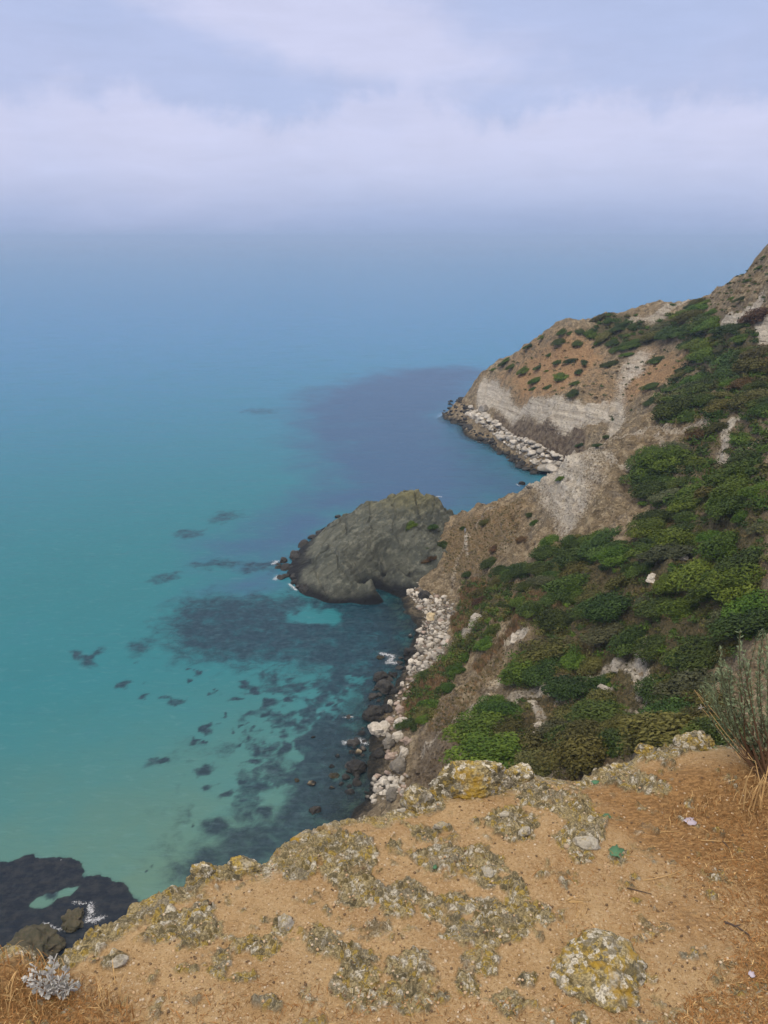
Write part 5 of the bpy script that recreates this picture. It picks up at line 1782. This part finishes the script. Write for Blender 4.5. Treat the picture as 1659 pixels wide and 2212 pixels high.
# straw stalks and twigs lying on the ground
for line, rad, mat, lab, cat in (
        (((1564, 1995), (1590, 2005), (1618, 2023)), .0032, M_TWIG, 'dark forked twig lying on the earth at the right', 'twig'),
        (((1355, 1917), (1380, 1926), (1408, 1933)), .0018, M_TWIG, 'thin dark twig on the earth above the half buried stone', 'twig'),
        (((1560, 1818), (1570, 1828), (1577, 1838)), .0018, M_TWIG, 'short dark twig on the litter below the bush', 'twig'),
        (((1390, 1903), (1440, 1893), (1482, 1877)), .0013, M_STRAW, 'long straw stalk lying across the earth right of the green leaf', 'straw'),
        (((1513, 1816), (1550, 1818), (1590, 1820)), .0014, M_STRAW, 'level straw stalk on the litter below the bush', 'straw'),
        (((1228, 1950), (1242, 1949), (1260, 1951)), .0020, M_STRAW, 'short bundle of straw above the half buried stone', 'straw'),
        (((1245, 1984), (1254, 1970), (1262, 1955)), .0013, M_STRAW, 'bent straw stalk slanting under the short straw bundle', 'straw'),
        (((1540, 1862), (1570, 1859), (1610, 1857)), .0012, M_STRAW, 'thin straw stalk on the litter at the right edge', 'straw'),
        (((1425, 1797), (1450, 1795), (1468, 1796)), .0013, M_STRAW, 'straw stalk near the lilac scrap', 'straw')):
    b = Build()
    pts = np.array([led_pt(u, v) + (0, 0, rad * 1.4) for u, v in line])
    fine = [pts[0] * (1 - k) ** 2 + (pts[1] * 2 - (pts[0] + pts[2]) / 2) * 2 * k * (1 - k) + pts[2] * k * k for k in np.linspace(0, 1, 8)]
    b.tube(fine, rad, rad * .5, .5, 0, 5)
    if rad > .003:
        b.tube([fine[3], fine[3] + (fine[6] - fine[3]) * .6 + np.array([.004, .012, .003])], rad * .6, rad * .3, .5, 0, 5)
    if 'bundle' in lab:
        for k in range(4):
            o_ = r5.normal(size=3) * (.003, .004, .0)
            b.tube([q + o_ * (1 + i * .3) for i, q in enumerate(fine)], rad * .5, rad * .3, r5.random(), 0, 4)
    tag(b.make('twig' if cat == 'twig' else 'straw_stalk', [mat], tuple(pts[1])), lab, cat)


def fallen_leaf(u, v, px, rz, label, mat, name='fallen_leaf', cat='leaf', notch=True):
    q = led_pt(u, v)
    s = led_size(u, v, px)
    n = 22
    vs, fs = [(0, 0, .10 * s)], []
    for k in range(n):
        a = 6.2832 * k / n
        rr = s * (1 + .13 * math.sin(5 * a) + .07 * math.sin(11 * a + 1)) * (.45 if notch and k in (0, 1) else 1)
        vs.append((rr * math.cos(a), rr * .72 * math.sin(a), s * (.12 + .16 * math.sin(2 * a + 1) + .05 * math.sin(7 * a))))
    for k in range(n):
        fs.append((0, 1 + k, 1 + (k + 1) % n))
    m = len(vs)
    vs += [(x, y, z - .0006) for x, y, z in vs]
    fs += [tuple(m + i for i in f[::-1]) for f in fs]
    fs += [(1 + k, 1 + m + k, 1 + m + (k + 1) % n) for k in range(n)] + [(1 + k, 1 + m + (k + 1) % n, 1 + (k + 1) % n) for k in range(n)]
    return tag(link(name, mesh_data(name, vs, fs, [mat], True, {'tone': np.full(len(vs), .5)}), (q[0], q[1], q[2] + .004), (.10, .05, rz)), label, cat)


fallen_leaf(1332, 1844, 19, .9, 'green leaf lying flat on the earth beside the white flat stone', M_GREENLEAF)
fallen_leaf(1310, 1765, 9, .1, 'small green leaf on the earth behind the grey crust', M_GREENLEAF)
fallen_leaf(939, 1876, 6, 1.0, 'tiny green leaf on the bare earth left of the crust band', M_GREENLEAF, notch=False)
fallen_leaf(1285, 1692, 8, .1, 'narrow green leaf near the notch in the clifftop edge', M_GREENLEAF, notch=False)
fallen_leaf(1490, 1777, 13, .2, 'crumpled lilac grey scrap lying on the litter at the right', M_LILAC, 'litter_scrap', 'scrap')
fallen_leaf(1624, 2108, 8, 1.3, 'pale lilac scrap low at the right edge of the earth', M_LILAC, 'litter_scrap', 'scrap')

# silver felted plant at the lower left
base = led_pt(122, 2150)
pl = empty('silver_plant', tuple(base))
tag(pl, 'silvery white felted plant growing at the lower left clifftop edge', 'plant')


def near_base(u, v, off=0.0, ref=None):
    """A point on the sight line (u, v) about as far away as the foot of the plant."""
    ref = base if ref is None else ref
    d = ray(u, v)
    return np.array([0, 0, CAM_H]) + d * ((ref[1] + off) / d[1])


SPR = [((122, 2150), (105, 2110), (116, 2056), .05), ((122, 2150), (130, 2115), (148, 2082), .03), ((122, 2150), (150, 2128), (176, 2110), .0), ((122, 2150), (80, 2115), (44, 2100), .03), ((122, 2150), (75, 2110), (68, 2078), .07), ((122, 2150), (140, 2140), (158, 2128), -.03), ((122, 2150), (95, 2140), (62, 2118), -.02), ((122, 2150), (110, 2125), (98, 2085), .0), ((122, 2150), (120, 2140), (128, 2108), -.03)]
stemB = Build()
for a, m_, z_, off in SPR:
    p0, p1, p2 = base, near_base(*m_, off * .5), near_base(*z_, off)
    line = [p0 * (1 - k) ** 2 + p1 * 2 * k * (1 - k) + p2 * k * k for k in np.linspace(0, 1, 12)]
    stemB.tube(line, .0022, .0012, .6, 0, 5)
    leafB = Build()
    for k in range(3, 12):
        for j in range(2):
            d0 = line[k] - line[k - 1]
            d0 = d0 / np.linalg.norm(d0)
            az_ = r5.uniform(0, 6.28)
            o1 = np.cross(d0, (.3, .5, .8))
            o1 /= np.linalg.norm(o1)
            o2 = np.cross(d0, o1)
            dr = d0 * .55 + (o1 * math.cos(az_) + o2 * math.sin(az_))
            dr /= np.linalg.norm(dr)
            L = .019 * r5.uniform(.7, 1.2) * (1.1 - .5 * (k - 3) / 9)
            tone = r5.uniform(.2, .9)
            nrm = np.cross(dr, d0) + r5.normal(size=3) * .2
            leafB.tube([line[k], line[k] + dr * L], .0012, .0008, tone, 0, 4)
            for f_ in (.45, .62, .78, .92, 1.0):               # blunt paired lobes
                for sg in (-1, 1):
                    sd_ = np.cross(dr, nrm)
                    sd_ = sd_ / np.linalg.norm(sd_) * sg
                    dd_ = dr * .6 + sd_ * .8
                    dd_ /= np.linalg.norm(dd_)
                    s0 = line[k] + dr * L * f_
                    leafB.tube([s0, s0 + dd_ * .0035, s0 + dd_ * .0055], .0016, .0010, tone, 0, 5)
    leafB.make('leaf_spray', [M_SILVER], tuple(base), pl)
stemB.make('stem', [M_SILVER], tuple(base), pl)
pl.scale = (.86, .86, .78)

# sage bush at the right edge
base2 = led_pt(1645, 1662)
sb = empty('sage_bush', tuple(base2))
tag(sb, 'wispy grey green sage bush with brown woody stems at the right edge of the clifftop', 'bush')
woodB, sageB = Build(), Build()
for k in range(80):
    if k < 22:       # the long sprays seen against the hillside
        tu = r5.uniform(1515, 1650)
        tv_ = 1350 + (1650 - tu) * .75 + r5.uniform(0, 60)
    else:
        tu = r5.uniform(1530, 1900)
        tv_ = r5.uniform(1350, 1580) + max(0, (1600 - tu)) * .9
    off = r5.uniform(-.12, .22)
    tip = near_base(tu, tv_, off, base2)
    b0 = base2 + np.array([r5.uniform(-.03, .10), r5.uniform(-.05, .06), 0])
    mid = b0 + (tip - b0) * .5 + np.array([(tip - b0)[0] * .18, 0, -.03]) + r5.normal(size=3) * .02
    N = 16
    line = [b0 * (1 - s_) ** 2 + mid * 2 * s_ * (1 - s_) + tip * s_ * s_ for s_ in np.linspace(0, 1, N)]
    woodB.tube(line, .0020 if k % 6 else .0050, .0006, r5.random(), 0, 4)
    i0 = int(N * r5.uniform(.22, .45))
    for i in range(i0, N - 1):
        for j in range(15):
            s_ = r5.random()
            c0 = line[i] * (1 - s_) + line[i + 1] * s_
            d0 = line[i + 1] - line[i]
            d0 = d0 / np.linalg.norm(d0)
            dr = d0 * r5.uniform(.7, 1.4) + r5.normal(size=3) * .45
            sageB.leaf(c0, dr, r5.normal(size=3), r5.uniform(.009, .020), r5.uniform(.0014, .0026), r5.random(), 0)
woodB.make('stems', [M_SAGESTEM], tuple(base2), sb)
sageB.make('foliage', [M_SAGE], tuple(base2), sb)
# dead seed stalks leaning left of the bush, with a small dry flower head
b = Build()
for pts in (((1600, 1640), (1560, 1580), (1512, 1525)), ((1620, 1640), (1565, 1590), (1500, 1490)), ((1625, 1640), (1580, 1580), (1505, 1495))):
    p0, p1, p2 = near_base(*pts[0], 0, base2), near_base(*pts[1], .03, base2), near_base(*pts[2], .05, base2)
    b.tube([p0 * (1 - k) ** 2 + p1 * 2 * k * (1 - k) + p2 * k * k for k in np.linspace(0, 1, 10)], .0016, .0008, .7, 0, 4)
b.make('dead_stalks', [M_STRAW], tuple(base2), sb)
b = Build()
hd = near_base(1515, 1528, .04, base2)
for k in range(9):
    d = r5.normal(size=3)
    b.leaf(hd, d, r5.normal(size=3), .012, .0016, .8, 0)
b.make('flower_head', [M_SILVER], tuple(base2), sb)
# dry grass tuft in front of the bush
tb = led_pt(1625, 1748)
b = Build()
for k in range(16):
    a = r5.uniform(0, 6.28)
    h = r5.uniform(.06, .16)
    sp_ = r5.uniform(.02, .09)
    b0 = tb + np.array([r5.uniform(-.03, .03), r5.uniform(-.03, .03), 0])
    dv = np.array([math.cos(a), math.sin(a), 0]) * sp_
    b.blade([b0, b0 + dv * .25 + (0, 0, h * .55), b0 + dv * .6 + (0, 0, h * .9), b0 + dv * 1.1 + (0, 0, h * .85)], r5.uniform(.0012, .0026), r5.uniform(.4, 1), 0)
tag(b.make('grass_tuft', [M_STRAW], tuple(tb)), 'tall dry straw coloured grass tuft in front of the sage bush', 'grass tuft')
tb = led_pt(222, 2185)
b = Build()
for k in range(12):
    a = r5.uniform(0, 6.28)
    h = r5.uniform(.03, .09)
    b0 = tb + np.array([r5.uniform(-.015, .015), r5.uniform(-.015, .015), 0])
    dv = np.array([math.cos(a), math.sin(a), 0]) * r5.uniform(.01, .05)
    b.blade([b0, b0 + dv * .3 + (0, 0, h * .6), b0 + dv + (0, 0, h)], r5.uniform(.0008, .0016), r5.uniform(.3, 1), 0)
tag(b.make('grass_tuft', [M_STRAW], tuple(tb)), 'small dry grass tuft right of the silver plant', 'grass tuft')

# ------------------------------------------------------------------ person on the path across the olive spur
pq = cast(*c3(1064, 372))[0]
M_CLOTH = plain_material('grey_clothes', (0.30, 0.32, 0.36), .9, 0)
M_SKIN = plain_material('skin', (0.42, 0.27, 0.19), .7, 0)
M_HAIR = plain_material('dark_hair', (0.025, 0.02, 0.018), .8, 0)
joints = [((0, 0, .92), .13), ((0, .0, 1.12), .125), ((0, .01, 1.32), .15), ((0, .01, 1.46), .065), ((0, .0, 1.54), .075), ((0, 0, 1.63), .095), ((0, .0, 1.70), .07),
          ((.17, .01, 1.40), .06), ((.23, .02, 1.13), .045), ((.22, -.08, .90), .036), ((.22, -.11, .82), .03), ((-.17, .01, 1.40), .06), ((-.24, .03, 1.14), .045), ((-.23, -.06, .91), .036), ((-.23, -.09, .83), .03),
          ((.09, 0, .86), .09), ((.10, -.10, .50), .062), ((.10, -.04, .09), .045), ((.11, -.17, .04), .04), ((-.09, 0, .86), .09), ((-.10, .05, .48), .062), ((-.10, .14, .09), .045), ((-.11, .02, .04), .04)]
edges = [(0, 1), (1, 2), (2, 3), (3, 4), (4, 5), (5, 6), (2, 7), (7, 8), (8, 9), (9, 10), (2, 11), (11, 12), (12, 13), (13, 14), (0, 15), (15, 16), (16, 17), (17, 18), (0, 19), (19, 20), (20, 21), (21, 22)]
me = bpy.data.meshes.new('person')
me.from_pydata([j[0] for j in joints], edges, [])
me.materials.append(M_CLOTH)
per = link('person', me, (pq[0], pq[1], pq[2] + .02), (0, 0, .5))
sk = per.modifiers.new('skin', 'SKIN')
for i, j in enumerate(joints):
    me.skin_vertices[0].data[i].radius = (j[1], j[1])
me.skin_vertices[0].data[0].use_root = True
per.modifiers.new('sub', 'SUBSURF').levels = 1
per.modifiers['sub'].render_levels = 1
tag(per, 'tiny person with dark hair in pale grey clothes standing on the narrow path', 'person')
v, f = ICO[3]
hv = v * (.108, .118, .115) + (0, .015, 1.655)
hv = hv[:, :]
link('hair', mesh_data('hair', hv, f, [M_HAIR], True, {'tone': np.full(len(hv), .5)}), parent=per)

# ------------------------------------------------------------------ haze over the sea
mat_hz = bpy.data.materials.new("sea_haze")
mat_hz.use_nodes = True
t = NT(mat_hz.node_tree)
out = t.node('ShaderNodeOutputMaterial')
pv = t.node('ShaderNodeVolumePrincipled')
pv.inputs['Color'].default_value = (0.52, 0.705, 1.0, 1)
pv.inputs['Density'].default_value = 0.00016
pv.inputs['Anisotropy'].default_value = 0.0
t.link(pv.outputs[0], out.inputs['Volume'])
X, z0, z1 = 31000, -9.0, 125.0
hv = [(x, y, z) for z in (z0, z1) for y in (-X, X) for x in (-X, X)]
hf = [(0, 2, 3, 1), (4, 5, 7, 6), (0, 1, 5, 4), (2, 6, 7, 3), (0, 4, 6, 2), (1, 3, 7, 5)]
tag(link('haze', mesh_data('haze', hv, hf, [mat_hz], False)), kind='stuff')
